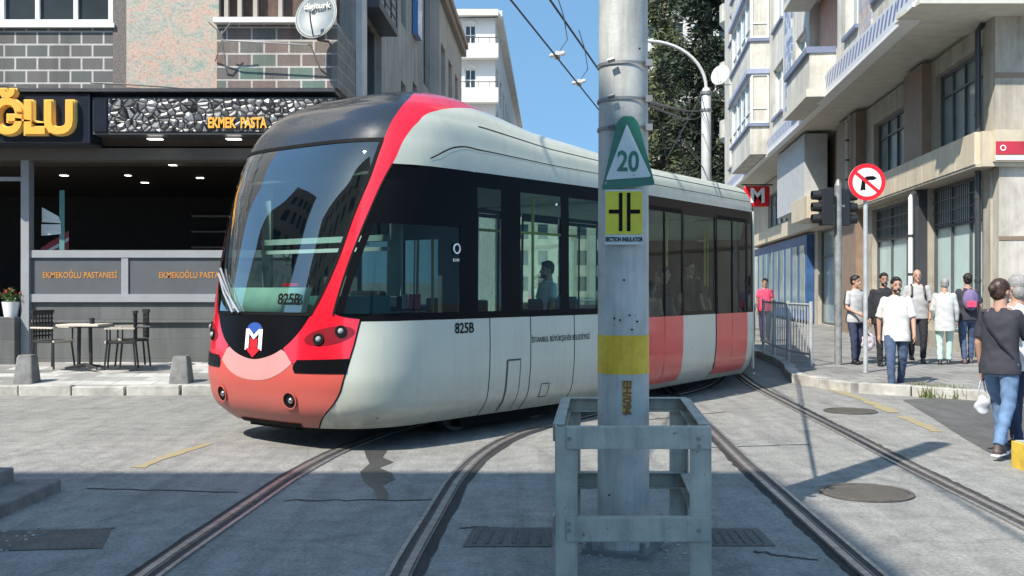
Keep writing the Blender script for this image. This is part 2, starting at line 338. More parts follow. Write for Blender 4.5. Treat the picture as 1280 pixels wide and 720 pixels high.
for path, off, lab in rail_info:
    path = resample(path, 420, False); jit = .195+.012*rng.standard_normal(len(path))
    r = thing('tram_rail', lab, 'rail', (float(path[len(path)//3][0]), float(path[len(path)//3][1]), 0), 'rails of the two tram tracks')
    strip_on_ground(path, jit, .004, off).build('bitumen_edge', m_strip, r)
    sg = 1 if off < 0 else -1
    h_ = MB(); ribbon(h_, path, off-.045, off+.03, .004, .016); h_.build('rail_head', m_steel, r)
    for q0 in (-.047, .012): sm_ = MB(); ribbon(sm_, path, off+q0, off+q0+.014, .0163, .0168); sm_.build('rust_streak', m_rust, r)
    gm = MB(); a, b = sorted((off+sg*.0305, off+sg*.078)) if sg > 0 else sorted((off-.0455-.04, off-.0455)); ribbon(gm, path, a, b, .003, .008); gm.build('rail_groove', m_seam, r)
    c0 = (b+.0005, b+.028) if sg > 0 else (a-.028, a-.0005)
    lm = MB(); ribbon(lm, path, c0[0], c0[1], .004, .014); lm.build('rail_lip', m_steel, r)

def wiggle(a, b, n=14, amp=.015):
    a = np.array(a, float); b = np.array(b, float); t = np.linspace(0, 1, n)[:, None]
    return a+(b-a)*t+amp*rng.standard_normal((n, 2))
joints = [(g(110, 611), g(300, 616)), (g(355, 626), g(560, 625)), (g(0, 688), g(130, 683)), (g(95, 663), g(140, 661)), (g(905, 515), g(760, 530)),
          (g(575, 660), g(640, 660)), (g(580, 684), g(690, 680)), (g(940, 690), g(1020, 700)), (g(860, 560), g(1010, 556))]
for a, b in joints:
    w = .022+.008*rng.random(14); struct('road_joint', strip_on_ground(wiggle(a, b), w, .0042), m_seam)
# spilled water running down the road
pts = [(455, 563), (484, 563), (478, 572), (492, 578), (474, 585), (490, 592), (494, 600), (478, 606), (486, 618), (484, 625), (472, 625), (468, 612), (456, 603), (450, 590), (462, 580), (458, 572)]
m_wet = M('wet_concrete', (.065, .064, .06), .45, 0, .2, 8)
struct('road_stain', MB().poly([(*g(x, y), .004) for x, y in pts]), m_wet)
# yellow road markings, worn
def mark(pts, w):
    p = resample([g(*q) for q in pts], 12); struct('road_marking', strip_on_ground(p, w*(1+.25*rng.standard_normal(12)), .0043), m_yline)
mark([(172, 585), (215, 569), (262, 555)], .11)
mark([(1040, 487), (1080, 500), (1118, 516)], .16); mark([(1125, 520), (1150, 530), (1172, 540)], .12)
# darker road patch by the right kerb
struct('dark_patch', MB().poly([(*g(x, y), .004) for x, y in [(1128, 500), (1180, 497), (1240, 500), (1300, 512), (1420, 560), (1330, 600), (1235, 565), (1205, 548), (1165, 522)]]), m_road2)
struct('repair_patch', MB().poly([(*g(x, y), .0044) for x, y in [(0, 664), (140, 661), (128, 686), (0, 689)]]), M_road('brown_patch', (.16, .14, .12), (.2, .18, .15), (.12, .11, .1), False))

# ---- pavements
def pavement(name, outline, z, mt, kerbline, klabel=None):
    struct(name, MB().prism(outline, -.05, z), mt)
lp = [(-30, 15.45), (-5.2, 15.45), (-4.2, 15.6), (-3.4, 16.1), (-2.9, 17.0), (-2.7, 18.2), (-30, 18.2)]
# left pavement rises gently to the cafe wall
vv = []; 
for x, y in lp: vv.append((x, y, .13+.055*(y-15.45)))
struct('pavement_left', MB().add(vv+[(x, y, -.05) for x, y, _ in vv], [tuple(range(7))]+[(i, (i+1) % 7, 7+(i+1) % 7, 7+i) for i in range(7)]), m_pave)
struct('pavement_side_street', MB().prism([(-2.7, 18.21), (-1.9, 21), (1.6, 95), (-.6, 95), (-3.2, 18.21)], -.05, .13), m_pave2)
RK = [(16, 6.5), (12, 9.4), (9.4, 11.8), (7.6, 13.6), (6.6, 14.75), (5.7, 15.5), (5.1, 16.0), (4.85, 16.7), (5.0, 18.2), (5.45, 20.2), (5.75, 23.5), (6.7, 32), (8.4, 44), (13.0, 85)]
rk = [tuple(p) for p in resample(RK, 60)]
struct('pavement_right', MB().prism([(x+.0, y) for x, y in rk]+[(40, 85), (40, 6.5)], -.05, .135), m_pave2)
def kerb_stones(path, h, w, side, zlow=0):
    p = np.array(path); s = np.r_[0, np.cumsum(np.hypot(*np.diff(p, axis=0).T))]; L = s[-1]; n = int(L/.78)
    mb = MB()
    for i in range(n):
        t0 = L*i/n+.012; t1 = L*(i+1)/n-.012
        a = np.array([np.interp(t0, s, p[:, 0]), np.interp(t0, s, p[:, 1])]); b = np.array([np.interp(t1, s, p[:, 0]), np.interp(t1, s, p[:, 1])])
        d = (b-a)/np.linalg.norm(b-a); q = np.array([d[1], -d[0]])*side; hh = h+rng.uniform(-.012, .012); oo = rng.uniform(-.012, .012)
        c = [a+q*oo, b+q*(oo+rng.uniform(-.008, .008)), b+q*(w+oo), a+q*(w+oo)]
        mb.prism([tuple(x) for x in c], -.05, hh)
    return mb
k1 = kerb_stones([(x, y) for x, y in [(-30, 15.44), (-5.2, 15.44), (-4.2, 15.58), (-3.4, 16.08), (-2.9, 17.0), (-2.68, 18.2)]], .14, .17, 1)
struct('kerb_left', k1, m_kerb, bevel=.012)
struct('kerb_right', kerb_stones([p for p in rk if p[1] < 60], .15, .2, -1), m_kerb, bevel=.012)
# stepped kerb corner in the bottom left of the photo
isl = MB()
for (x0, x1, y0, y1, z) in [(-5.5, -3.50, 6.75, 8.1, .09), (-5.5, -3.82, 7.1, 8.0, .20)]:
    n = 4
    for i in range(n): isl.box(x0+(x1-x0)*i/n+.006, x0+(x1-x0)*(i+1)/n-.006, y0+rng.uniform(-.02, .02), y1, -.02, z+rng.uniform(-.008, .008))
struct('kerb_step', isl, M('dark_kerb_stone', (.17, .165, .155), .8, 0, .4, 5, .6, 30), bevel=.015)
gr = MB()
for i in range(45):
    x = rng.uniform(-3.75, -3.0); y = 6.35+rng.uniform(-.15, .5); s_ = rng.uniform(.004, .014)
    gr.ell((x, y, s_*.5), s_, s_*.8, s_*.6, None, 6, 4)
tag(gr.build('gravel', m_kerb), 'loose gravel crumbs along the kerb step', kind='stuff')

# ================================================================ building helpers
m_glass_dark = M('dark_window_glass', (.035, .045, .052), .06, 0, .3, .7, rvar=.03)
m_glass_teal = M('curtained_window_glass', (.26, .33, .33), .12, 0, .25, .9, rvar=.04)
m_glass_pale = M('pale_shop_glass', (.48, .62, .60), .25, 0, .12, .8, rvar=.04)
m_white = M('white_frame_paint', (.75, .75, .74), .4, 0, .05)
m_grey_frame = M('grey_window_frame', (.10, .105, .11), .45, .3)
m_plaster = M('weathered_cream_plaster', (.56, .54, .48), .85, 0, .16, .9, .3, 30, col2=(.64, .62, .56), streak=.65)
def holed_wall(mb, s0, s1, z0, z1, holes, o0, o1, M4=None):
    ss = sorted({s0, s1, *[h[0] for h in holes], *[h[1] for h in holes]}); zz = sorted({z0, z1, *[h[2] for h in holes], *[h[3] for h in holes]})
    ss = [s for s in ss if s0 <= s <= s1]; zz = [z for z in zz if z0 <= z <= z1]
    for i in range(len(ss)-1):
        run = None
        for j in range(len(zz)-1):
            cs = (ss[i]+ss[i+1])/2; cz = (zz[j]+zz[j+1])/2
            solid = not any(h[0] < cs < h[1] and h[2] < cz < h[3] for h in holes)
            if solid and run is None: run = zz[j]
            if not solid and run is not None: mb.box(ss[i], ss[i+1], o0, o1, run, zz[j], M4); run = None
        if run is not None: mb.box(ss[i], ss[i+1], o0, o1, run, z1, M4)
    return mb
def window(par, s0, s1, z0, z1, o, M4, mf, mg, nv=2, nh=0, fw=.07, sgn=1, label=None, hz=None):
    "frame and mullions with the glass as its sub-part; o = plane of the glass, sgn = outward direction along local y"
    mb = MB(); a, b = sorted((o, o+sgn*.07))
    mb.box(s0, s0+fw, a, b, z0, z1, M4).box(s1-fw, s1, a, b, z0, z1, M4).box(s0+fw, s1-fw, a, b, z0, z0+fw, M4).box(s0+fw, s1-fw, a, b, z1-fw, z1, M4)
    a2, b2 = sorted((o+sgn*.005, o+sgn*.06))
    for k in range(1, nv): c = s0+(s1-s0)*k/nv; mb.box(c-fw*.4, c+fw*.4, a2, b2, z0+fw, z1-fw, M4)
    for k in range(1, nh+1):
        c = z0+(z1-z0)*(hz if hz else k/(nh+1)); mb.box(s0+fw, s1-fw, a2+.003, b2-.003, c-fw*.35, c+fw*.35, M4)
    w = mb.build('window', mf, par)
    gb = MB(); a3, b3 = sorted((o-sgn*.02, o+sgn*.0)); gb.box(s0+.01, s1-.01, a3, b3, z0+.01, z1-.01, M4); gb.build('pane', mg, w)
    if label: w['label'] = label
    return w

# ================================================================ left corner building with the bakery cafe
bl = thing('corner_building', 'grey brick corner building with pink and green stone column above the cafe', 'building', (-3, 18, 0))
m_brickg = M_brick('grey_green_brick', [(.12, .115, .11), (.125, .13, .125), (.15, .135, .13), (.11, .11, .105), (.11, .125, .118)], (.55, .53, .50), .38, .222, 'xz', .016, .55, .5, .65)
m_brickc = M_brick('coloured_balcony_brick', [(.10, .19, .155), (.24, .15, .13), (.15, .15, .14), (.25, .17, .15), (.12, .21, .17)], (.60, .57, .54), .42, .222, 'xz', .016, .55, .5, .6)
m_speck = M('speckled_dark_render', (.14, .125, .115), .8, 0, .45, 40, .4, 60)
m_mot = M_mottle('pink_green_stone')
m_sideplaster = M('grey_side_plaster', (.42, .41, .38), .85, 0, .15, 1.0, .3, 30, streak=.8)
YF = 17.9
wins = [(-8.85-3.0*k, -6.87-3.0*k, 6.12, 7.7) for k in range(6)]+[(-8.85-3.0*k, -6.87-3.0*k, 9.4, 11.0) for k in range(6)]
mb = MB(); holed_wall(mb, -26, -6.62, 4.93, 15, wins, YF, YF+.3); mb.build('wall', m_brickg, bl)
MB().box(-6.86, -6.62, YF-.03, YF-.002, 4.93, 15).build('speckled_strip', m_speck, bl)
MB().box(-6.60, -5.02, YF-.10, YF+.3, 4.9, 15).build('stone_column', m_mot, bl)
for (a, b, c, d) in wins:
    window(bl, a, b, c, d, YF+.10, None, m_white, m_glass_dark, 3, 0, .09, -1)
    MB().box(a-.05, b+.05, YF-.08, YF+.1, c-.07, c).build('window_sill', m_white, bl)
# balcony with coloured brick parapet
MB().box(-5.0, -3.06, YF-.28, YF-.1, 4.97, 6.04).build('balcony_parapet', m_brickc, bl)
MB().box(-5.02, -3.0, YF-.45, 19.2, 6.04, 6.13).build('balcony_ledge', M('ledge_stone', (.62, .60, .57), .7), bl)
SD = Vector((.038, 1, 0)).normalized(); M4S = Matrix(((SD.x, -SD.y, 0, -2.95), (SD.y, SD.x, 0, YF), (0, 0, 1, 0), (0, 0, 0, 1)))   # local y<0 is the street side
m_sidebrick = M_brick('side_brick', [(.20, .19, .175), (.25, .235, .22), (.17, .16, .15)], (.36, .35, .33), .4, .222, 'yz', .014, .7, .5, .4)
MB().box(-.28, 1.4, .0, .12, 4.97, 6.04, M4S).build('balcony_side_parapet', m_sidebrick, bl)
MB().box(-5.0, -3.0, YF+.15, YF+.25, 6.13, 8.3).build('balcony_screen', M('brown_curtain', (.10, .07, .055), .9, 0, .4, 6), bl)
fr = MB()
for x in (-4.95, -4.72, -4.45, -4.02, -3.1): fr.box(x, x+.07, YF-.02, YF+.1, 6.13, 8.3)
fr.build('balcony_frame', M('aged_aluminium', (.38, .35, .30), .5, .3), bl)
MB().box(-5.0, -2.9, YF-.3, 19.3, 8.3, 8.5).build('balcony_slab', m_sideplaster, bl)
MB().box(-5.0, -2.97, YF+.3, 19.3, 8.5, 15).build('upper_wall', m_sideplaster, bl)
# street side of the building
sh = [(1.9, 4.3, 4.2, 7.0), (1.9, 4.3, 7.15, 10), (1.9, 4.3, 10.15, 13), (5.0, 5.5, 4.9, 5.6), (5.3, 5.8, 7.9, 8.8), (7.2, 8.0, 5.0, 6.6), (7.2, 8.0, 8.0, 9.6), (9.3, 10.2, 4.6, 7.0), (11.6, 13.2, 4.0, 6.2), (11.6, 13.2, 7.4, 12)]
mb = MB(); holed_wall(mb, 1.4, 13.4, 0, 15, sh, 0, .3, M4S); mb.build('side_wall', m_sideplaster, bl)
MB().box(1.4, 1.9, -.12, -.002, 0, 15, M4S).build('pilaster', M('pale_pilaster', (.58, .57, .53), .8), bl)
for s in sh: window(bl, s[0], s[1], s[2], s[3], .22, M4S, m_grey_frame, m_glass_dark, 2 if s[1]-s[0] > 1 else 1, 0, .06, -1)
m_railm = M('dark_railing', (.07, .07, .075), .5, .5)
for (a, b, z) in [(1.95, 4.3, 4.3), (1.95, 4.3, 7.1), (8.9, 10.8, 5.2), (11.4, 13.3, 4.3)]:
    pr = -.35 if z == 7.1 else -.75
    MB().box(a, b, pr, -.0, z-.16, z, M4S).build('side_balcony_slab', m_darkgrey, bl)
    rm = MB()
    for k in range(5): rm.box(a, b, pr+.01, pr+.03, z+.15+k*.2, z+.18+k*.2, M4S)
    for k in range(4): q = a+(b-a-.03)*k/3; rm.box(q, q+.03, pr+.005, pr+.035, z, z+1.0, M4S)
    for k in range(5): rm.box(a, a+.02, pr+.03, 0, z+.15+k*.2, z+.18+k*.2, M4S)
    rm.build('side_railing', m_railm, bl)
MB().box(9.15, 10.0, -.16, -.02, 8.2, 11.5, M4S).build('blue_glass_bay', M('blue_bay_glass', (.10, .22, .48), .15), bl)
MB().box(-26, -2.6, 19.3, 31, 12, 15).build('roof_block', m_sideplaster, bl)
# ---- ground floor: open cafe front
m_base = M_brick('grey_stone_base', [(.14, .145, .14), (.165, .17, .165), (.12, .125, .125)], (.14, .14, .14), 2.4, .34, 'xz', .012, .6, .5, .4)
m_alu = M('pale_grey_aluminium', (.34, .355, .37), .35, .2, .06)
m_panel = M('slate_panel', (.10, .107, .115), .4, 0, .08)
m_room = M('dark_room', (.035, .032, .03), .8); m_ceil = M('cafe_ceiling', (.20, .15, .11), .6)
MB().box(-8.42, -3.6, 18.2, 18.5, .1, 1.33).build('base_wall', m_base, bl)
MB().box(-8.45, -3.6, 18.13, 18.195, .98, 1.03).build('base_ledge', m_base, bl)
MB().box(-3.6, -3.0, 18.2, 18.6, .1, 4.0).build('corner_pillar', m_speck, bl)
MB().box(-26, -8.9, 18.2, 18.5, .1, .75).build('low_wall', m_base, bl)
pf = MB(); pf.box(-8.42, -3.6, 18.14, 18.26, 1.335, 1.475).box(-8.42, -3.6, 18.14, 18.26, 2.11, 2.24).box(-6.82, -6.70, 18.15, 18.25, 1.475, 2.11)
pf.box(-8.55, -8.41, 18.1, 18.3, .15, 4.0).box(-8.9, -8.55, 18.16, 18.24, 3.45, 3.52).box(-26, -8.9, 18.16, 18.24, 3.45, 3.52)
pf.build('shopfront_frame', m_alu, bl)
for x0, x1 in ((-8.41, -6.82), (-6.70, -3.6)):
    p_ = MB().box(x0, x1, 18.18, 18.22, 1.476, 2.109).build('grey_panel', m_panel, bl)
m_orange = M('orange_lettering', (.50, .21, .04), .6, 0, .15, 8)
for x in (-7.55, -5.52):
    t = text('EKMEKOĞLU PASTANESİ', .15, m_orange, frame((x, 18.176, 1.80), (1, 0, 0)), bl, 'panel_lettering', .002, .002, 'CENTER', .78)
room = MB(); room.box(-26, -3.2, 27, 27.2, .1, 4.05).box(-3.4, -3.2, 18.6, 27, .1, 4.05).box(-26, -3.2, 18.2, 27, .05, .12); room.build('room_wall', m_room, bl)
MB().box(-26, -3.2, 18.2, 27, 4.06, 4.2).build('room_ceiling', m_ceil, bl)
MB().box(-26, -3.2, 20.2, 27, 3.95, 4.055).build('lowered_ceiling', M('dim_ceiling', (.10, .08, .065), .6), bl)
MB().box(-26, -3.7, 18.0, 18.45, 3.80, 4.0).build('awning_housing', M('awning_brown', (.13, .115, .10), .5), bl)
MB().box(-7.9, -3.75, 22.5, 23.2, .12, 1.6).build('counter', M('counter_dark', (.05, .045, .045), .4), bl)
cw = MB().box(-7.2, -4.2, 22.6, 23.1, 1.602, 2.35); cw.build('display_case', M_glass('case_glass', (.7, .75, .75), .8), bl)
sh_ = MB()
for z_ in (1.7, 2.0, 2.36): sh_.box(-7.18, -4.22, 22.65, 23.05, z_, z_+.03)
for z_ in (2.6, 3.0, 3.4): sh_.box(-8.2, -3.8, 26.6, 26.95, z_, z_+.04)
sh_.build('shelf', M('pale_shelf', (.40, .36, .30), .5), bl)
gd = MB()
for i in range(46):
    x_ = rng.uniform(-7.1, -4.3); z_ = [1.73, 2.03][i % 2]; gd.ell((x_, 22.8+rng.uniform(-.1, .1), z_+.05), .09, .06, .05, None, 8, 5)
tag(gd.build('bread_goods', M('bread_crust', (.40, .20, .07), .6, 0, .4, 9), bl), kind='stuff')
m_lamp = M_emit('ceiling_lamp_light', (1, .97, .9), 2.2)
for li, (px, y, w) in enumerate([(216, 206, 14), (250, 222, 13), (181, 228, 13), (80, 219, 14), (160, 219, 10)]):
    Y = (3.95-EYE)*F/(360-y); x = (px-640)*Y/F
    t = thing('ceiling_lamp', ['highest bright ceiling spot inside the dark cafe', 'bright ceiling spot inside the cafe farthest to the right', 'lowest bright ceiling spot in the middle of the cafe', 'leftmost bright ceiling spot beside the shopfront post', 'small ceiling spot between the leftmost one and the lowest one'][li], 'lamp', (x, Y, 3.95), 'ceiling spots inside the cafe')
    MB().box(x-w*Y/F/2*.6, x+w*Y/F/2*.6, Y-.06, Y+.06, 3.935, 3.948).build('diffuser', m_lamp, t)
for (px, w) in [(195, 18), (293, 18)]:
    x = (px-640)*17.6/F
    t = thing('soffit_lamp', 'white lamp strip under the pebble sign, %s' % ('left one' if px < 200 else 'the one nearer the tram'), 'lamp', (x, 17.6, 4.1), 'lamps under the cafe sign')
    MB().box(x-.12, x+.12, 17.5, 17.62, 4.085, 4.1).build('diffuser', m_lamp, t)
# ---- signs over the cafe
sg = thing('shop_sign', 'black shop sign with big orange letters over the cafe', 'sign', (-8, 17.5, 4.2))
m_navy = M('glossy_black_panel', (.018, .021, .032), .2)
MB().box(-17, -7.02, 17.3, 17.86, 3.98, 4.83).build('sign_board', m_navy, sg, bevel=.03)
m_letter = M('orange_letter_face', (.85, .42, .07), .35, 0, .06); m_letter2 = M('yellow_letter_edge', (.90, .58, .16), .4)
text('EKMEKOĞLU', .74, m_letter2, frame((-7.23, 17.25, 4.37), (1, 0, 0)), sg, 'letter_edge', .05, .045, 'RIGHT', .98, .96)
text('EKMEKOĞLU', .74, m_letter, frame((-7.23, 17.18, 4.37), (1, 0, 0)), sg, 'letter_face', .022, .026, 'RIGHT', .98, .96)
sp = thing('pebble_sign', 'grey pebble textured sign board reading ekmek in orange', 'sign', (-5, 17.5, 4.4))
MB().box(-6.99, -2.95, 17.34, 17.86, 4.14, 4.76).build('sign_board', m_darkgrey, sp)
MB().box(-6.72, -2.98, 17.32, 17.339, 4.19, 4.73).build('pebble_face', M_cobble('pebble_relief'), sp)
MB().box(-6.97, -6.75, 17.31, 17.335, 4.19, 4.73).build('end_panel', m_navy, sp)
text('EKMEK  PASTA', .24, m_letter, frame((-5.06, 17.30, 4.32), (1, 0, 0)), sp, 'lettering', .012, .008, 'LEFT', .62)
MB().ell((-4.42, 17.31, 4.32), .035, .02, .045).build('emblem', m_white, sp)
MB().box(-26, -2.95, 17.25, 17.9, 4.84, 4.895).build('cover_strip', m_darkgrey, sp)
# loose cables sagging on the sign
for (p, q, sag, lab) in [((-8.95, 17.2, 4.98), (-6.6, 17.7, 4.93), .05, 'thin grey cable sagging above the orange letters'), ((-7.2, 17.76, 5.08), (-5.0, 17.76, 4.93), -.02, 'pale cable strung along the foot of the stone column')]:
    P_ = [Vector(p).lerp(Vector(q), t/10)-Vector((0, 0, sag*4*(t/10)*(1-t/10))) for t in range(11)]
    tag(MB().tube(P_, .012, 6).build('cable', m_darkgrey), lab, 'cable')

# ================================================================ second building on the left side of the street
b2 = thing('street_house', 'low grey house with overhanging eaves down the left of the street', 'building', (-2, 33, 0))
mb = MB(); h2 = [(13.9+k*2.3, 15.2+k*2.2, z, z+1.9) for k in range(3) for z in (3.6, 7.2)]
holed_wall(mb, 13.5, 21.2, 0, 10.3, h2, -.25, .1, M4S); mb.box(13.5, 21.2, .1, 10, 0, 10.3, M4S); mb.build('wall', M('beige_grey_plaster', (.48, .44, .39), .85, 0, .15, 1, .3, 20), b2)
for s in h2: window(b2, s[0], s[1], s[2], s[3], .0, M4S, m_grey_frame, m_glass_dark, 2, 0, .06, -1)
MB().box(13.45, 21.4, -.42, 10, 10.3, 10.55, M4S).build('eaves', M('brown_eaves', (.30, .25, .20), .8), b2)
MB().box(13.6, 21.3, -.5, 10, 10.551, 10.75, M4S).build('roof', M('roof_tiles', (.42, .30, .24), .85), b2)

# ================================================================ white building at the end of the street
b3 = thing('white_building', 'white corner building with arched windows and a flat roof terrace down the street', 'building', (-2, 65, 0))
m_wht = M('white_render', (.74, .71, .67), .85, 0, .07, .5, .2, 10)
fx = lambda px: (px-640)*65/F
fz = lambda y: EYE+(360-y)*65/F
w3 = [(fx(581), fx(595), fz(113), fz(86)), (fx(581), fx(595), fz(56), fz(31)), (fx(545), fx(556), fz(113), fz(86)), (fx(545), fx(556), fz(56), fz(31)), (fx(581), fx(595), fz(170), fz(142)), (fx(545), fx(556), fz(170), fz(142))]
mb = MB(); holed_wall(mb, -9, fx(619), 0, fz(22), w3, 65, 65.4); mb.build('wall', m_wht, b3)
for s in w3:
    w_ = window(b3, s[0], s[1], s[2], s[3], 65.2, None, m_white, m_glass_dark, 2, 1, .07, -1)
    MB().tube([((s[0]+s[1])/2+math.cos(a)*.38, 64.96, s[3]-.02+math.sin(a)*.25) for a in np.linspace(0, math.pi, 9)], .05, 6).build('window_arch', m_wht, b3)
for y in (18, 57, 112, 168): MB().box(-9.2, fx(621)+.1, 64.3, 64.998, fz(y)-.9 if y > 18 else fz(22), fz(y) if y > 18 else fz(15)).build('balcony_band' if y > 18 else 'cornice', m_wht, b3)
rl = MB()
for y in (57, 112, 168):
    rl.box(-9.2, fx(621)+.1, 64.3, 64.34, fz(y)+.32, fz(y)+.38)
    for k in range(13): rl.box(-9.1+k*.7, -9.06+k*.7, 64.31, 64.33, fz(y), fz(y)+.32)
rl.build('railing', m_darkgrey, b3)
M4W = M4S.copy(); M4W.translation = Vector((fx(619), 65.0, 0))
sw = [(2+k*4.2, 3.6+k*4.2, 3+j*2.75, 4.8+j*2.75) for k in range(11) for j in range(5)]
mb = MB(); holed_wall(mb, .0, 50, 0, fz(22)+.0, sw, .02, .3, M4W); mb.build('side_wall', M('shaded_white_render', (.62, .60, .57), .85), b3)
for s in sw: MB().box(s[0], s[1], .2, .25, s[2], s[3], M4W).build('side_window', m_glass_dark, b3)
MB().box(-.3, 50.4, -.45, 9, fz(22), fz(15), M4W).build('side_cornice', m_wht, b3)
MB().box(-9, fx(560), 66, 75, fz(15), fz(-30)).build('roof_room', m_wht, b3)
MB().box(2, 5, -.8, 0, 9, 10, M4W).build('side_balcony', m_wht, b3)
b4 = thing('distant_building', 'pale distant apartment block glimpsed behind the conifers', 'building', (15, 110, 0))
mb = MB(); hs = [(11.5+k*2.6, 12.9+k*2.6, 4+j*3, 5.6+j*3) for k in range(5) for j in range(10)]
holed_wall(mb, 10.4, 25, 0, 36, hs, 110, 110.4); mb.build('wall', M('beige_far_render', (.58, .54, .49), .9), b4)
for s in hs: MB().box(s[0], s[1], 110.2, 110.3, s[2], s[3]).build('window', m_glass_dark, b4)
MB().box(10.2, 25.2, 109.6, 120, 36, 36.5).build('roof', m_wht, b4)
MB().box(10.4, 10.8, 110.4, 120, 0, 36).build('side_wall', m_wht, b4)

b5 = thing('street_end_building', 'low tan house closing the far end of the street, seen through the tram windows', 'building', (6, 128, 0))
mb = MB(); he = [(-4+k*2.4, -2.8+k*2.4, 1.2+j*3.2, 3.0+j*3.2) for k in range(8) for j in range(3)]
holed_wall(mb, -5.5, 16, 0, 12, he, 128, 128.4); mb.build('wall', M('tan_far_render', (.40, .36, .30), .9, 0, .2, .6), b5)
for s in he: MB().box(s[0], s[1], 128.2, 128.3, s[2], s[3]).build('window', m_glass_dark, b5)
MB().box(-5.8, 16.3, 127.6, 138, 12.0, 12.5).build('roof', m_wht, b5)

# ================================================================ right apartment building
br = thing('apartment_building', 'long cream apartment building with overhanging upper floors and shops on the right', 'building', (9, 21, 0))
D = Vector((.1086, 1, 0)).normalized(); MU = Matrix(((D.x, -D.y, 0, 8.35), (D.y, D.x, 0, 20.6), (0, 0, 1, 0), (0, 0, 0, 1)))     # local y>0 is the street side
G0 = 21.35; MG = Matrix(((D.x, -D.y, 0, 7.5+.1086*G0), (D.y, D.x, 0, G0), (0, 0, 1, 0), (0, 0, 0, 1)))
su = lambda px: (6.12/((px-640)/F-.1086)-20.6)/D.y
sG = lambda px: (7.5/((px-640)/F-.1086)-G0)/D.y
ZS = 7.2; ENDU = su(906)
m_tan = M('tan_stone', (.44, .40, .33), .7, 0, .10, 2.5, .3, 30, streak=.7); m_beige = M('beige_canopy_panel', (.58, .50, .37), .5, 0, .06, 2, streak=.35)
m_brown = M('brown_stone_column', (.25, .175, .125), .6, 0, .15, 3)
m_ubl = M('slate_blue_trim', (.17, .20, .30), .6); m_under = M('grey_soffit', (.54, .52, .45), .8)
# upper floors: plaster wall with openings
holes = []; wl = []
def hole(p1, p0, z0, z1, kind='win', nv=2): a, b = sorted((su(p1), su(p0))); holes.append((a, b, z0, z1)); wl.append((a, b, z0, z1, kind, nv))
for fl in range(5):
    z = 8.5+3.6*fl
    hole(1057, 1073, z, z+2.1, nv=2); hole(995, 1008, z-.1, z+1.9, nv=2); hole(967, 979, z, z+2.0, nv=2); hole(912, 922, z, z+1.7, nv=2)
    hole(1012, 1047, z, z+2.5, 'balcony'); hole(1093, 1121, z+.15, z+2.1, nv=3); hole(1131, 1152, z+.15, z+2.1, nv=2)
mb = MB(); holed_wall(mb, 0, ENDU, ZS+.3, 26, holes, -.3, 0, MU); mb.build('upper_wall', m_plaster, br)
MB().box(0, ENDU, -12, -.9, ZS+.3, 26, MU).build('inner_block', m_plaster, br)
m_peach = M('peach_balcony_wall', (.55, .33, .25), .85)
for (a, b, z0, z1, kind, nv) in wl:
    if kind == 'win':
        window(br, a, b, z0, z1, -.2, MU, m_white, m_glass_teal, nv, 0, .07, 1)
        MB().box(a-.06, b+.06, .002, .1, z0-.1, z0, MU).build('window_sill', m_ubl, br)
    else:
        MB().box(a-.1, b+.1, -.45, -.301, z0-.1, z1+.1, MU).build('balcony_wall', m_peach, br)
        MB().box(a+.2, b-.1, .002, .75, z0-1.15, z0-.1, MU).build('balcony_front', m_plaster, br)
        MB().box(a+.15, b-.05, .0025, .85, z0-.1, z0+.08, MU).build('balcony_coping', m_ubl, br)
        MB().box(a+.15, b-.05, .0028, .85, z0-1.37, z0-1.15, MU).build('balcony_base', m_under, br)
# bay windows
for fl in range(4):
    z = 8.55+3.6*fl; a, b = sorted((su(962), su(935)))
    mb = MB(); mb.box(a, b, .002, .8, z-1.3, z-.12, MU); mb.box(a, a+.25, .002, .8, z, z+2.1, MU).box(b-.25, b, .002, .8, z, z+2.1, MU); mb.build('bay_parapet', m_plaster, br)
    MB().box(a-.08, b+.08, .0022, .9, z-.12, z, MU).build('bay_sill', m_ubl, br)
    MB().box(a-.1, b+.1, .0024, .95, z+2.1, z+2.3, MU).build('bay_hood', M('blue_hood', (.30, .34, .46), .6), br)
    window(br, a+.26, b-.26, z, z+2.1, .7, MU, m_white, m_glass_teal, 4, 1, .08, 1, hz=.3)
    window(br, .04, .76, z+.02, z+2.08, -a-.02, MU @ Matrix.Rotation(R(90), 4, 'Z'), m_white, m_glass_teal, 1, 1, .06, 1, hz=.3)
# blue and white striped pilasters
m_stripe = M_brick('blue_white_tile', [(.14, .20, .38), (.60, .61, .63), (.30, .36, .50)], (.65, .65, .65), .30, .30, 'yz', .015, .4, .5, .2, True)
m_rosy = M_brick('rose_tile', [(.52, .38, .33), (.62, .55, .50), (.35, .38, .48)], (.6, .58, .55), .25, .2, 'yz', .012, .5, .5, .3)
for p0, p1, mt in ((983, 991, m_stripe), (1077, 1092, m_rosy), (1122, 1130, m_stripe)):
    a, b = sorted((su(p0), su(p1))); MB().box(a, b, .002, .06, ZS+.62, 26, MU).build('tiled_pilaster', mt, br)
# slab, tile edge band stepping out
MB().box(-.0, ENDU, -3.5, .0, ZS, ZS+.295, MU).build('overhang_slab', m_under, br)
m_edge = M_stripes('striped_edge_tile', (.10, .14, .30), (.58, .58, .60), 1.05, (0, 1.6, 1.2))
eb = MB(); segs = [(-.25, su(1147), .42), (su(1147), su(1036), .30), (su(1036), su(965), .18), (su(965), ENDU, .10)]
for a, b, o in segs: eb.box(a, b, .003, o, ZS-.02, ZS+.60, MU)
eb.build('tiled_edge_band', m_edge, br)
cop = MB()
for a, b, o in segs: cop.box(a+.001, b-.001, .004, o+.05, ZS-.10, ZS-.02, MU)
cop.build('edge_drip', m_white, br)
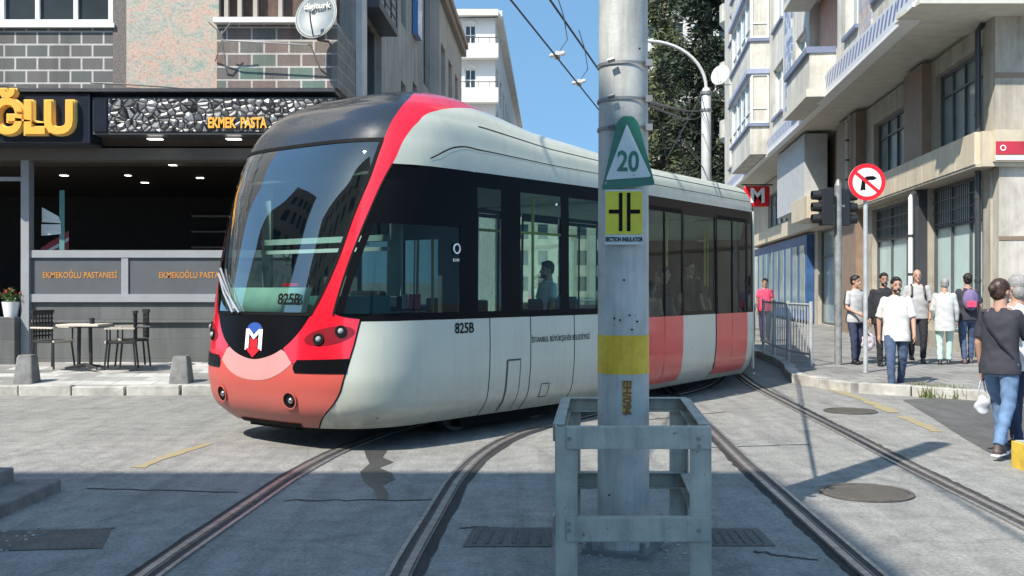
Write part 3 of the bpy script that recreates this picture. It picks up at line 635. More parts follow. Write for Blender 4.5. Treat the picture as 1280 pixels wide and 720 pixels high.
# camera side of the upper floors
MFc = Matrix.Translation((8.35, 20.6, 0))
MB().box(.0, 14, -.0, .3, ZS+.6, 26, MFc).build('front_wall', m_plaster, br)
MB().box(-.42, 14, -.42, -.003, ZS-.02, ZS+.60, MFc).build('front_edge_band', M_stripes('striped_front_tile', (.10, .14, .30), (.58, .58, .60), 1.05, (1.6, 0, 1.2)), br)
MB().box(-.45, 14, -.46, .8, ZS-.106, ZS-.026, MFc).build('front_drip', m_under, br)
MB().box(.0, 14, .3, 2.2, ZS-.09, ZS-.005, MFc).build('front_soffit', m_under, br)
# ---- lower two floors
mbw = MB(); gh = []
def gp(p0, p1): return tuple(sorted((sG(p0), sG(p1))))
glz = [(*gp(1168, 1229), 4.78, 6.68, 4, 1, m_glass_teal), (*gp(1092, 1139), 4.78, 6.5, 4, 1, m_glass_teal),
       (*gp(1160, 1228), .55, 4.02, 3, 1, m_glass_pale), (*gp(1090, 1147), .55, 3.95, 3, 1, m_glass_pale),
       (*gp(1022, 1054), .2, 3.8, 2, 1, m_glass_teal), (*gp(960, 1000), 4.7, 6.4, 6, 1, m_glass_teal)]
holed_wall(mbw, 0, 46, 0, ZS-.11, [q[:4] for q in glz], -.35, 0, MG); mbw.box(46.01, 50, -.35, 0, 0, ZS-.11, MG); mbw.build('lower_wall', m_tan, br)
for (a, b, c, d, nv, nh, mt) in glz: window(br, a, b, c, d, -.22, MG, m_grey_frame, mt, nv, nh, .07, 1, hz=.72)
# dark roller grilles over the shop glass
for q in (glz[2], glz[3]):
    rgm = MB(); nn = int((q[1]-q[0])/.14)
    for i in range(nn): s = q[0]+.05+i*(q[1]-q[0]-.1)/nn; rgm.box(s, s+.02, -.12, -.10, q[3]-1.0, q[3]-.05, MG)
    for i in range(4): z = q[3]-.9+i*.27; rgm.box(q[0]+.05, q[1]-.05, -.125, -.095, z, z+.02, MG)
    rgm.build('grille', m_darkgrey, br)
MB().box(*gp(1141, 1164), .003, .22, 4.75, ZS-.12, MG).build('column', m_brown, br)
MB().box(*gp(1057, 1082), .003, .30, 0, ZS-.12, MG).build('column', m_brown, br)
MB().box(*gp(1149, 1159), .003, .20, 0, 4.0, MG).build('column', m_darkgrey, br)
MB().box(*gp(1005, 1045), .3, 1.1, 4.5, ZS-.12, MG).build('grey_bay', M('grey_bay_paint', (.42, .43, .43), .7), br)
blu = MB(); a, b = gp(950, 1018)
m_blue = M('blue_shopfront', (.035, .09, .22), .4, 0, .4, 1.5)
MB().box(a, b-.0, .02, .3, .3, 3.7, MG).build('blue_shopfront', m_blue, br)
blw = MB()
for i in range(9): s = a+(b-a)*(i+.2)/9; blw.box(s, s+(b-a)/15, .302, .33, .7, 3.3, MG)
blw.build('shopfront_window', m_glass_teal, br)
cn = MB()
a, b = -.35, sG(1062); n = 11
for i in range(n): cn.box(a+(b-a)*i/n+.012, a+(b-a)*(i+1)/n-.012, .003, .42, 4.08, 4.74, MG)
cn.build('canopy_panels', m_beige, br, bevel=.01)
MB().box(a, b, .0025, .40, 4.03, 4.08, MG).build('canopy_underside', m_tan, br)
cn = MB(); a, b = sG(1058), sG(949); n = 12
for i in range(n): cn.box(a+(b-a)*i/n+.012, a+(b-a)*(i+1)/n-.012, .003, .55, 3.82, 4.42, MG)
cn.build('far_canopy_panels', m_beige, br, bevel=.01)
MB().box(sG(1058), sG(1034), .56, 1.3, 3.95, 4.75, MG).build('canopy_box', m_beige, br, bevel=.02)
# camera-facing corner of the ground floor
MC = Matrix.Translation((7.5+.1086*G0, G0, 0))
MB().box(.04, 13, -.30, .04, .0, 4.03, MC).build('stone_corner', M('tan_stone_light', (.52, .48, .42), .75, 0, .14, 1.4, .3, 30, streak=.7), br)
MB().box(-.35, 13, -.42, -.305, 4.03, 4.74, MC).build('corner_canopy', m_beige, br)
MB().box(-.02, 13, -.26, .04, 4.745, ZS-.10, MC).build('upper_stone_corner', m_tan, br)
MB().box(-.03, 13, -.275, -.262, 5.85, 5.95, MC).build('brown_band', m_brown, br)
MB().box(.03, 13, -.315, -.302, 2.55, 2.63, MC).build('brown_band', m_brown, br)
sgr = thing('bank_sign', 'small red and white sign board at the corner of the beige canopy', 'sign', (10.2, G0-.5, 4.4))
MB().box(-.15+.0, .60, -.50, -.422, 4.12, 4.76, MC).build('sign_board', m_beige, sgr)
MB().box(-.12, .57, -.515, -.502, 4.26, 4.52, MC).build('red_band', M('sign_red', (.45, .03, .05), .4), sgr)
MB().box(-.12, .57, -.515, -.502, 4.15, 4.235, MC).build('white_band', m_white, sgr)
MB().ring((7.5+.1086*G0+.02, G0-.516, 4.39), .04, .06, (0, -1, 0), .004, 20).build('emblem', m_white, sgr)
# pipes
for (px, o, z0, z1, mf, lab) in [(1231, .08, 0, ZS-.12, m_darkgrey, 'dark drainpipe at the near corner of the shop glass'), (1156, .28, 0, 4.0, m_white, 'pale drainpipe between the two shop windows'), (1076, .36, 4.4, ZS-.15, m_under, 'grey drainpipe above the brown column')]:
    p0 = MG @ Vector((sG(px), o+.06, z0)); p1 = MG @ Vector((sG(px), o+.06, z1-.15)); p2 = MG @ Vector((sG(px), o-.04, z1))
    t = thing('drainpipe', lab, 'pipe', p0); MB().tube([p0, p1, p2], .06, 10).build('pipe', mf, t)
    cl = MB()
    for k in range(1, 4): c = p0.lerp(p1, k/4); cl.tube([c-Vector((0, 0, .03)), c+Vector((0, 0, .03))], .072, 10)
    cl.build('bracket', m_darkgrey, t)
p = [MU @ Vector((su(927), .1, z)) for z in (ZS+.7, 26)]
t = thing('drainpipe', 'white drainpipe running up the far upper floors', 'pipe', p[0]); MB().tube(p, .09, 10).build('pipe', m_plaster, t)
# far-end balconies
for fl in range(4):
    z = 11.1+3.6*fl
    fb = MB(); fb.loft([[MU @ Vector((ENDU+1.3+math.cos(a)*1.3*k, -.9+math.sin(a)*1.1*k, z+dz)) for a in np.linspace(0, 2*math.pi, 20)[:-1]] for k, dz in ((.75, -.5), (1, -.2), (1, .9))])
    fb.build('end_balcony', m_plaster, br)
MB().box(ENDU, ENDU+.3, -12, -.05, 0, 26, MU).build('end_wall', m_plaster, br)
# air conditioner
c = MU @ Vector((su(1003), .35, 9.0))
ac = thing('air_conditioner', 'white air conditioner unit hanging under an upper window', 'air conditioner', (su(1003), 0, 0)); ac.location = c
MB().box(su(1008), su(999), .02, .4, 8.55-.75, 8.55-.2, MU).build('casing', m_white, ac, bevel=.02)
fc = MU @ Vector((su(1003.5), .401, 8.08)); MB().ring(fc, .17, .2, MU.to_3x3() @ Vector((0, 1, 0)), .01).build('fan_grille', m_darkgrey, ac)
MB().box(su(1009), su(998), .02, .42, 7.82, 7.85-.06, MU).build('bracket', m_darkgrey, ac)

def dish(name, lab, c, r, nrm, roll=0, word=None, mt=None, wall=None):
    c = Vector(c); t = thing(name, lab, 'satellite dish', c); nrm = Vector(nrm).normalized()
    up = Vector((0, 0, 1)); x = up.cross(nrm).normalized(); y = nrm.cross(x)
    def loc(a, b, d): return c+x*a+y*b+nrm*d
    mb = MB(); NR, NA = 8, 36; P_ = [loc(0, 0, 0)]
    for j in range(1, NR+1):
        q = j/NR
        for i in range(NA): a = 2*math.pi*i/NA; P_.append(loc(r*.93*q*math.cos(a), r*1.05*q*math.sin(a), .16*r*q*q))
    fs = [(0, 1+i, 1+(i+1) % NA) for i in range(NA)]
    for j in range(NR-1):
        for i in range(NA): a = 1+j*NA; fs.append((a+i, a+(i+1) % NA, a+NA+(i+1) % NA, a+NA+i))
    mb.add(P_, fs); d_ = mb.build('reflector', mt, t, smooth=True); d_.modifiers.new('thick', 'SOLIDIFY').thickness = .012
    rim = MB(); rim.tube([loc(r*.93*math.cos(a), r*1.05*math.sin(a), .16*r) for a in np.linspace(0, 2*math.pi, NA+1)], .011, 6); rim.build('rim', m_under, t)
    MB().tube([loc(0, -r*1.02, .1*r), loc(r*.1, -r*.6, r*.75), loc(r*.12, -r*.25, r*.95)], .012, 6).build('feed_arm', m_darkgrey, t)
    MB().tube([loc(r*.11, -r*.25, r*.97), loc(r*.08, -r*.12, r*.85)], .035, 8).build('receiver', m_white, t)
    if wall is not None: MB().tube([loc(0, -r*.3, -.02), loc(0, -r*.9, -.12), Vector(wall)], .02, 8).build('mount', m_darkgrey, t)
    if word:
        text(word, r*.40, m_under, Matrix.Translation(loc(0, r*.45, .07)) @ Matrix((x, y, nrm)).transposed().to_4x4(), t, 'lettering', .003, .004)
    return t
dish('satellite_dish', 'large grey satellite dish with faded lettering on the brick balcony', ((397-640)*17.1/F, 17.1, EYE+(360-22)*17.1/F), .385, (-.25, -.93, .28), word='digiturk', mt=M('dish_grey', (.16, .19, .20), .45, 0, .2, 4), wall=(-3.1, 17.6, 5.75))
dish('satellite_dish', 'small white satellite dish on the cream upper wall at the right', MU @ Vector((su(925), 1.0, 12.9)), .55, (-.55, -.75, .3), mt=M('dish_white', (.42, .42, .41), .5, 0, .15, 4), wall=MU @ Vector((su(925), 0, 12.4)))
# folding drying rack arms on the balcony
rk_ = thing('drying_rack', 'thin metal rack arms sticking out from the brick balcony beside the dish', 'rack', (-4.8, 17.5, 5.6))
ra = MB(); ra.tube([(-4.83, 17.3, 5.86), (-4.83, 17.5, 5.35)], .012, 6).tube([(-5.02, 17.6, 5.42), (-4.83, 17.3, 5.70), (-3.35, 17.3, 5.62)], .012, 6).tube([(-5.02, 17.2, 5.98), (-4.83, 17.3, 5.80), (-4.65, 17.2, 5.97)], .012, 6)
ra.tube([(-4.83, 17.5, 5.35), (-4.82, 17.62, 5.2)], .014, 6).tube([(-3.35, 17.3, 5.62), (-3.25, 17.6, 5.3)], .014, 6); ra.build('rack_arms', M('rack_metal', (.42, .41, .40), .4, .6), rk_)

# ================================================================ buildings outside the frame that shade and reflect
bs = thing('shading_building', 'tall building beside the viewer whose shadow falls over the near road', 'building', (-12, -8, 0))
HB = 16.0; cx = 2.2-SX*HB; cy = 8.93-SY*HB
mb = MB(); hb = [(-cx*0+cx-2.4-k*2.8, cx-1.0-k*2.8, 3.4+j*3, 5.0+j*3) for k in range(7) for j in range(4)]
holed_wall(mb, cx-22, cx, 0, HB, hb, cy-.4, cy); mb.box(cx-22, cx, cy-14, cy-.41, 0, HB); mb.build('wall', M('ochre_render', (.45, .38, .30), .85), bs)
for s in hb: MB().box(s[0], s[1], cy-.3, cy-.2, s[2], s[3]).build('window', m_glass_dark, bs)
bw = thing('side_street_block', 'dark apartment block at the end of the side street on the left', 'building', (-46, 8, 0))
mb = MB(); hw_ = [(1+k*2.6, 2.3+k*2.6, 2+j*3, 3.8+j*3) for k in range(4) for j in range(7)]
MW = Matrix(((0, -1, 0, -40), (1, 0, 0, 4), (0, 0, 1, 0), (0, 0, 0, 1)))
holed_wall(mb, 0, 11.5, 0, 24, hw_, 0, .3, MW); mb.box(0, 11.5, .31, 12, 0, 24, MW); mb.build('wall', M('brown_render', (.22, .19, .16), .85), bw)
for s in hw_: MB().box(s[0], s[1], .15, .25, s[2], s[3], MW).build('window', m_glass_dark, bw)
# ================================================================ the tram
TH = R(51); TN = np.array([-2.553, 10.256])
ZS_ = [.22, .35, .6, .9, 1.3, 2.0, 2.6, 3.05, 3.3, 3.5, 3.65, 3.72, 3.75]
ZX = [-.22, -.08, .0, .0, -.04, -.18, -.35, -.55, -.72, -.96, -1.35, -1.8, -2.4]
ZW = [1.16, 1.27, 1.33, 1.345, 1.34, 1.335, 1.33, 1.30, 1.24, 1.10, .80, .47, .01]
ZA = ([.22, .6, 1.3, 2.0, 3.05, 3.75], [1.0, 1.0, 1.1, 1.15, 1.1, .9])
def tram_surf(u, z):
    u = np.asarray(u, float); z = np.asarray(z, float); n = np.interp(z, [1.2, 3.0], [2.8, 3.4])
    xn = hermite(ZS_, ZX, z); b = hermite(ZS_, ZW, z); a = hermite(*ZA, z)
    ph = np.clip(np.abs(u), 0, 1)*np.pi/2; c = np.cos(ph); s = np.sin(ph); r = (np.abs(c)**n+np.abs(s)**n)**(-1/n)
    x = xn-a+a*c*r-np.clip(np.abs(u)-1, 0, None); y = np.sign(u)*b*s*r
    k = np.interp(-x, [2.0, 3.2, 4.8], [1, .74, .58]); zz = np.where(z > 2.85, 2.85+(z-2.85)*k, z)
    return np.stack([x, y, zz], -1)
def u_at(x, z, sg=1):
    return sg*(1+float(hermite(ZS_, ZX, z))-float(hermite(*ZA, z))-x)
def frame_of(org, th):
    h = (-math.cos(th), -math.sin(th)); l = (math.sin(th), -math.cos(th))
    return Matrix(((h[0], l[0], 0, org[0]), (h[1], l[1], 0, org[1]), (0, 0, 1, 0), (0, 0, 0, 1)))
T1 = frame_of(TN, TH)
TH2 = R(56); T2 = frame_of((.56, 14.10), TH2)                       # second module, its front end at x=0
def surf_n(u, z, fn):
    e = 1e-3; du = fn(u+e, z)-fn(u-e, z); dz = fn(u, z+e)-fn(u, z-e); n = np.cross(du, dz); n /= np.linalg.norm(n, axis=-1)[..., None]+1e-12
    p = fn(u, z); out = np.stack([np.clip(p[..., 0]+1.6, 0, None)*.8, p[..., 1], (z-1.4)*.0+.0*z], -1)
    sgn = np.sign((n*out).sum(-1)); sgn[sgn == 0] = 1; return n*sgn[..., None]
def patch(A, B, ns=24, nt=12, off=0.0, fn=tram_surf, T=T1, cA=True, mb=None, mirror=False, raw=False):
    if raw: a = np.array(A, float); b = np.array(B, float); ns = len(A)-1
    else: a = resample(A, ns+1, cA); b = resample(B, ns+1, cA)
    t = np.linspace(0, 1, nt+1)[:, None, None]; q = a[None]*(1-t)+b[None]*t
    u = q[..., 0]*(-1 if mirror else 1); z = np.clip(q[..., 1], .22, 3.7499); p = fn(u, z)
    if off: p = p+surf_n(u, np.clip(z, .23, 3.74), fn)*off
    mb = mb or MB(); mb.grid([T @ Vector(v) for v in p.reshape(-1, 3)], ns, nt); return mb
tram = thing('tram', 'white and red articulated tram with black nose panel turning at the junction', 'tram', (TN[0], TN[1], 0))
m_twhite = M_paint('tram_white', (.50, .52, .44), .22, .26)
m_tred = M_paint('tram_red', (.66, .006, .022), .06, .22, .8)
m_salmon = M_paint('tram_salmon_bumper', (.50, .075, .055), .14, .38, .15)  # salmon red, less saturated than the arch
m_highlight = M_paint('tram_painted_highlight', (.58, .27, .25), .1, .35)  # pale colour band standing in for the soft highlight under the badge
m_tdark = M_paint('tram_dark_roof', (.016, .019, .026), .0, .22, .6)
m_tblack = M('tram_black_gloss', (.006, .006, .007), .25, 0, .2, 2, rvar=.05); m_tblack.node_tree.nodes['Principled BSDF'].inputs['Specular IOR Level'].default_value = .06
m_seal = M('rubber_seal', (.008, .008, .008), .7); m_seal.node_tree.nodes['Principled BSDF'].inputs['Specular IOR Level'].default_value = .1
m_wsglass = M_glass('windshield_glass', (.72, .90, .86), 4.5, .015, 1.5)
m_dglass = M_glass('cab_side_glass', (.34, .44, .42), .55, .015, 1.5)
m_tglass = M_glass('saloon_glass', (.62, .82, .77), .5, .015, 1.5)
m_chrome = M('lamp_chrome', (.40, .38, .37), .2, .9)
m_lens = M('lamp_lens', (.30, .31, .31), .08)
PL = [(.338, 1.315), (.368, 1.45), (.408, 1.70), (.463, 2.33), (.490, 2.65), (.500, 2.96), (.512, 3.225), (.545, 3.505), (.565, 3.66), (.60, 3.7499)]
PRr = [(.440, 1.36), (.478, 1.87), (.522, 2.325), (.558, 2.68), (.580, 2.84), (.598, 3.05), (.64, 3.22), (.72, 3.37), (.92, 3.47), (1.23, 3.54), (1.9, 3.65), (2.4, 3.7499)]
SEAM = [(.34, .22), (.397, .355), (.46, .48), (.495, .605), (.522, .835), (.545, 1.05), (.560, 1.27)]
plz = lambda z: float(hermite([p[1] for p in PL], [p[0] for p in PL], z))
prz = lambda z: float(hermite([p[1] for p in PRr], [p[0] for p in PRr], z))
smz = lambda z: float(np.interp(z, [p[1] for p in SEAM], [p[0] for p in SEAM]))
ARC = [(-.335, 1.318), (-.30, 1.20), (-.25, 1.08), (-.17, .965), (-.08, .90), (0, .878), (.08, .90), (.17, .965), (.25, 1.08), (.30, 1.20), (.335, 1.318)]
STR = [(-.255, .857), (-.21, .785), (-.14, .715), (-.06, .68), (0, .675), (.06, .68), (.14, .715), (.21, .785), (.255, .857)]
sub = lambda pts, a, b: [p for p in pts if a <= p[0] <= b]
XE = -4.62
BELT = 1.27
# --- windshield, seal, dome
zz0 = np.linspace(2.79, 3.7499, 90)
zg = np.linspace(1.335, 3.02, 14)
ws = patch([(-plz(z)+.010, z) for z in zg], [(plz(z)-.010, z) for z in zg], 30, 36).build('windshield', m_wsglass, tram, smooth=True)
sm = MB()
for sg in (-1, 1): patch([(sg*(plz(z)-.014), z) for z in zg], [(sg*(plz(z)+.002), z) for z in zg], 30, 3, .006, mb=sm)
ug = np.linspace(-1, 1, 15)
patch([(u*plz(3.0), 3.012) for u in ug], [(u*plz(3.05), 3.05) for u in ug], 40, 2, .006, mb=sm)
patch([(u*plz(1.32), 1.313) for u in ug], [(u*plz(1.35), 1.345) for u in ug], 40, 2, .006, mb=sm)
sm.build('windshield_seal', m_seal, tram, smooth=True)
pz = [(plz(z), z) for z in np.r_[3.045, zz0[zz0 > 3.05]]]
patch([(-u, z) for u, z in pz], pz, 40, 44, raw=True).build('roof_dome', m_tdark, tram, smooth=True, merge=.0004)
# --- red arch from the headlamps up over the roof, both sides
red = MB()
zz = np.r_[np.linspace(1.315, 2.78, 40), np.linspace(2.79, 3.7499, 90)]
for sg in (-1, 1): patch([(sg*plz(z), z) for z in zz], [(sg*prz(z), z) for z in zz], 90, 16, mb=red, raw=True)
red.build('red_arch', m_tred, tram, smooth=True, merge=.0004)
for sg in (-1, 1):
    edge = MB(); patch([(sg*(prz(z)-.003), z) for z in zz if z < 2.8], [(sg*(prz(z)+.007), z) for z in zz if z < 2.8], 90, 2, .003, mb=edge, raw=True)
    edge.build('arch_trim', m_seal, tram, smooth=True)
# --- nose panel, painted highlight strip, upper red corners, bumper
patch(ARC, [(u*.335, 1.318) for u in np.linspace(-1, 1, 11)], 48, 16).build('nose_panel', m_tblack, tram, smooth=True)
lo = [(-.262, 1.10)]+sub(ARC, -.255, .255)+[(.262, 1.10)]
arcz = lambda u: float(hermite([p[0] for p in ARC], [p[1] for p in ARC], u)); strz = lambda u: float(hermite([p[0] for p in STR], [p[1] for p in STR], u))
ul = np.linspace(-.255, .255, 25)
ZR = .857
topz = lambda u: arcz(u) if abs(u) <= .2 else ZR+(arcz(.2)-ZR)*(.255-abs(u))/.055
ZR = .857
stm = MB(); patch([(u, ZR) for u in ul], [(u, topz(u)) for u in ul], 40, 6, mb=stm, cA=False)
ZR = .857
def corner_patch(sg):
    inner = [(.255, ZR), (.215, .905), (.20, .955)]
    mbx = MB()
    ua = np.r_[np.linspace(.197, .335, 16)]
    # left boundary: arc from (.2,.985) up to the pillar; right boundary: seam
    zs = np.linspace(ZR, 1.318, 24); A = []
    for z in zs:
        lo_, hi_ = .0, .335
        if z < arcz(.2): u = .255-.055*(z-ZR)/(arcz(.2)-ZR)
        else:
            a_, b_ = .2, .335
            for _ in range(30):
                m_ = (a_+b_)/2
                if arcz(m_) < z: a_ = m_
                else: b_ = m_
            u = a_
        A.append((sg*u, z))
    Bc = [(sg*smz(z), min(z, 1.285)) for z in zs]
    patch(A, Bc, 40, 20, mb=mbx, cA=False)
    patch([(sg*plz(z), z) for z in np.linspace(1.316, 1.37, 4)], [(sg*.56, 1.286), (sg*.50, 1.30), (sg*.46, 1.32), (sg*.428, 1.37)], 10, 8, mb=mbx)
    return mbx
for sg in (1, -1): corner_patch(sg).build('headlamp_corner', m_tred, tram, smooth=True)
zb = np.linspace(.22, ZR, 14)
bm_ = MB(); patch([(-smz(z), z) for z in zb], [(smz(z), z) for z in zb], 30, 50, mb=bm_)
# leave out what the painted highlight strip covers: the strip sits proud instead
bm_.build('bumper', m_salmon, tram, smooth=True)
patch([(u, strz(u)) for u in ul], [(u, ZR) for u in ul], 40, 5, .003, mb=stm); stm.build('highlight_strip', m_highlight, tram, smooth=True)
gap = MB()
for sg in (-1, 1):
    patch([(sg*smz(z), z) for z in np.linspace(.22, 1.27, 20)], [(sg*(smz(z)+.008), z) for z in np.linspace(.22, 1.27, 20)], 30, 1, .003, mb=gap, cA=False)
    patch([(sg*.255, ZR-.004), (sg*.40, ZR-.004), (sg*.522, ZR-.004)], [(sg*.255, ZR+.004), (sg*.40, ZR+.004), (sg*.523, ZR+.004)], 16, 1, .003, mb=gap)
gap.build('panel_gap', m_seal, tram)
def P1(u, z, off=0.0):
    u = np.array([[float(u)]]); z = np.array([[float(z)]]); p = tram_surf(u, z)+surf_n(u, z, tram_surf)*off; return T1 @ Vector(p[0, 0])
def N1(u, z):
    n = surf_n(np.array([[float(u)]]), np.array([[float(z)]]), tram_surf)[0, 0]; return (T1.to_3x3() @ Vector(n)).normalized()
for sg in (1, -1):
    patch([(sg*.275, .77), (sg*.265, .82), (sg*.285, .895)], [(sg*.525, .775), (sg*.527, .84), (sg*.53, .915)], 8, 24, .008).build('side_bumper_bar', m_tblack, tram, smooth=True)
    # flat headlamp recess, its shade painted as darker red, with two lamps
    rc = [(sg*(.43+.115*math.cos(a)), 1.125+.085*math.sin(a)+.35*.115*math.cos(a)) for a in np.linspace(0, 2*math.pi, 30)]
    cc = [(sg*.43, 1.125)]*30
    hl = patch(rc, [(sg*(.43+(p[0]*sg-.43)*.02), 1.125+(p[1]-1.125)*.02) for p in rc], 29, 5, .003, cA=False).build('lamp_recess_shade', M('recess_shade_red', (.20, .005, .012), .3) if sg > 0 else bpy.data.materials['recess_shade_red'], tram, smooth=True)
    for u, z in ((.385, 1.095), (.482, 1.172)):
        n = N1(sg*u, z); c = P1(sg*u, z, .004); lx = MB().ring(c, .036, .056, n, .012, 24).disc(c, .056, n, .003, 24).build('headlamp', m_seal, tram)
        MB().ell(c+n*.002, .030, .030, .030, None, 14, 8).build('lens', m_lens, lx, smooth=True)
    c = P1(sg*.245 if sg > 0 else -.262, .505, .002); n = N1(sg*.24, .505)
    lx = MB().ring(c, .062, .082, n, .012, 28).disc(c, .062, n, .004, 28).build('fog_lamp', m_seal, tram)
    MB().ring(c+n*.006, .075, .088, n, .01, 28).build('bezel', m_salmon, lx); MB().ell(c+n*.012+Vector((.018, 0, 0)), .032, .032, .034, None, 14, 8).build('lens', m_chrome, lx, smooth=True)
# coupler cover and lower lip
lipm = MB(); patch([(-.25, .222), (0, .222), (.25, .222)], [(-.25, .26), (0, .26), (.25, .26)], 20, 2, .01, mb=lipm)
cp = T1 @ Matrix.Translation((-.12, 0, 0)); lipm.box(-.45, -.12, -.36, .36, .185, .225, cp); lipm.build('coupler_cover', m_seal, tram)
# --- operator emblem: white rounded board, blue top, white M, red arrow (flat marks on the nose)
em_w = MB(); ring_ = [(.062*math.cos(a)*(1 if math.sin(a) > 0 else 1), 1.10+.115*math.sin(a)) for a in np.linspace(0, math.pi, 16)]
def flat(pts, off, mt, nm='emblem'):
    q = MB(); cen = np.mean(np.array(pts), axis=0); n = len(pts)
    q.add([P1(cen[0], cen[1], off)]+[P1(p[0], p[1], off) for p in pts], [(0, 1+i, 1+(i+1) % n) for i in range(n)]); return q.build(nm, mt, tram)
flat([(.058*math.cos(a), 1.165+.075*math.sin(a)) for a in np.linspace(0, math.pi, 16)]+[(-.058, 1.14), (.058, 1.14)][::1], .006, M('emblem_blue', (.03, .08, .32), .4))
m_emw = M('emblem_white', (.85, .85, .85), .4)
flat([(-.062, .965), (-.062, 1.175), (-.036, 1.175), (-.036, .985)], .008, m_emw); flat([(.036, .985), (.036, 1.175), (.062, 1.175), (.062, .965)], .008, m_emw)
flat([(-.062, 1.175), (-.036, 1.175), (0, 1.12), (0, 1.07)], .009, m_emw); flat([(.062, 1.175), (.036, 1.175), (0, 1.12), (0, 1.07)], .009, m_emw)
m_emr = M('emblem_red', (.70, .01, .02), .4)
flat([(-.028, .99), (-.028, 1.09), (0, 1.06), (.028, 1.09), (.028, .99)], .0075, m_emr); flat([(-.056, .985), (.056, .985), (0, .895)], .010, m_emr)
# --- cab number inside the foot of the windshield, wiper
c = P1(.215, 1.465, .016); n = N1(.215, 1.465); xd = (P1(.27, 1.465)-P1(.16, 1.465)).normalized()
text('825B', .15, m_seal, frame(c, xd, (P1(.265, 1.52)-P1(.265, 1.40))), tram, 'fleet_number', .001, .004, 'CENTER', .95)
wp = MB(); a = P1(-.17, 1.33, .03); b = P1(-.33, 1.72, .06); wp.tube([a, a.lerp(b, .5)+n*.03, b], .012, 6); wp.tube([P1(-.12, 1.33, .03), P1(-.12, 1.33, .03).lerp(b, .5)+n*.03, b], .010, 6)
wp.tube([P1(-.36, 1.78, .03), P1(-.16, 1.36, .03)], .012, 6); wp.build('wiper', M('wiper_grey', (.35, .36, .37), .4, .4), tram)

patch([(u, 1.35) for u in np.linspace(-.30, .30, 9)], [(u*1.06, 1.59) for u in np.linspace(-.30, .30, 9)], 40, 3, -.03).build('dashboard_front', M('pale_green_panel', (.55, .76, .66), .5), tram)
MB().box(-.62, -.60, -.30, -.05, 1.60, 1.63, T1).build('dash_strip', m_tred, tram)
bl_ = MB()
for s_ in (-1, 1): bl_.box(-.98, -.95, s_*1.02-.08, s_*1.02+.08, 1.5, 2.7, T1)
bl_.box(-.9, -.86, -1.0, 1.0, 2.05, 2.11, T1); bl_.build('window_pillars', M('pale_cab_trim', (.42, .50, .46), .6), tram)
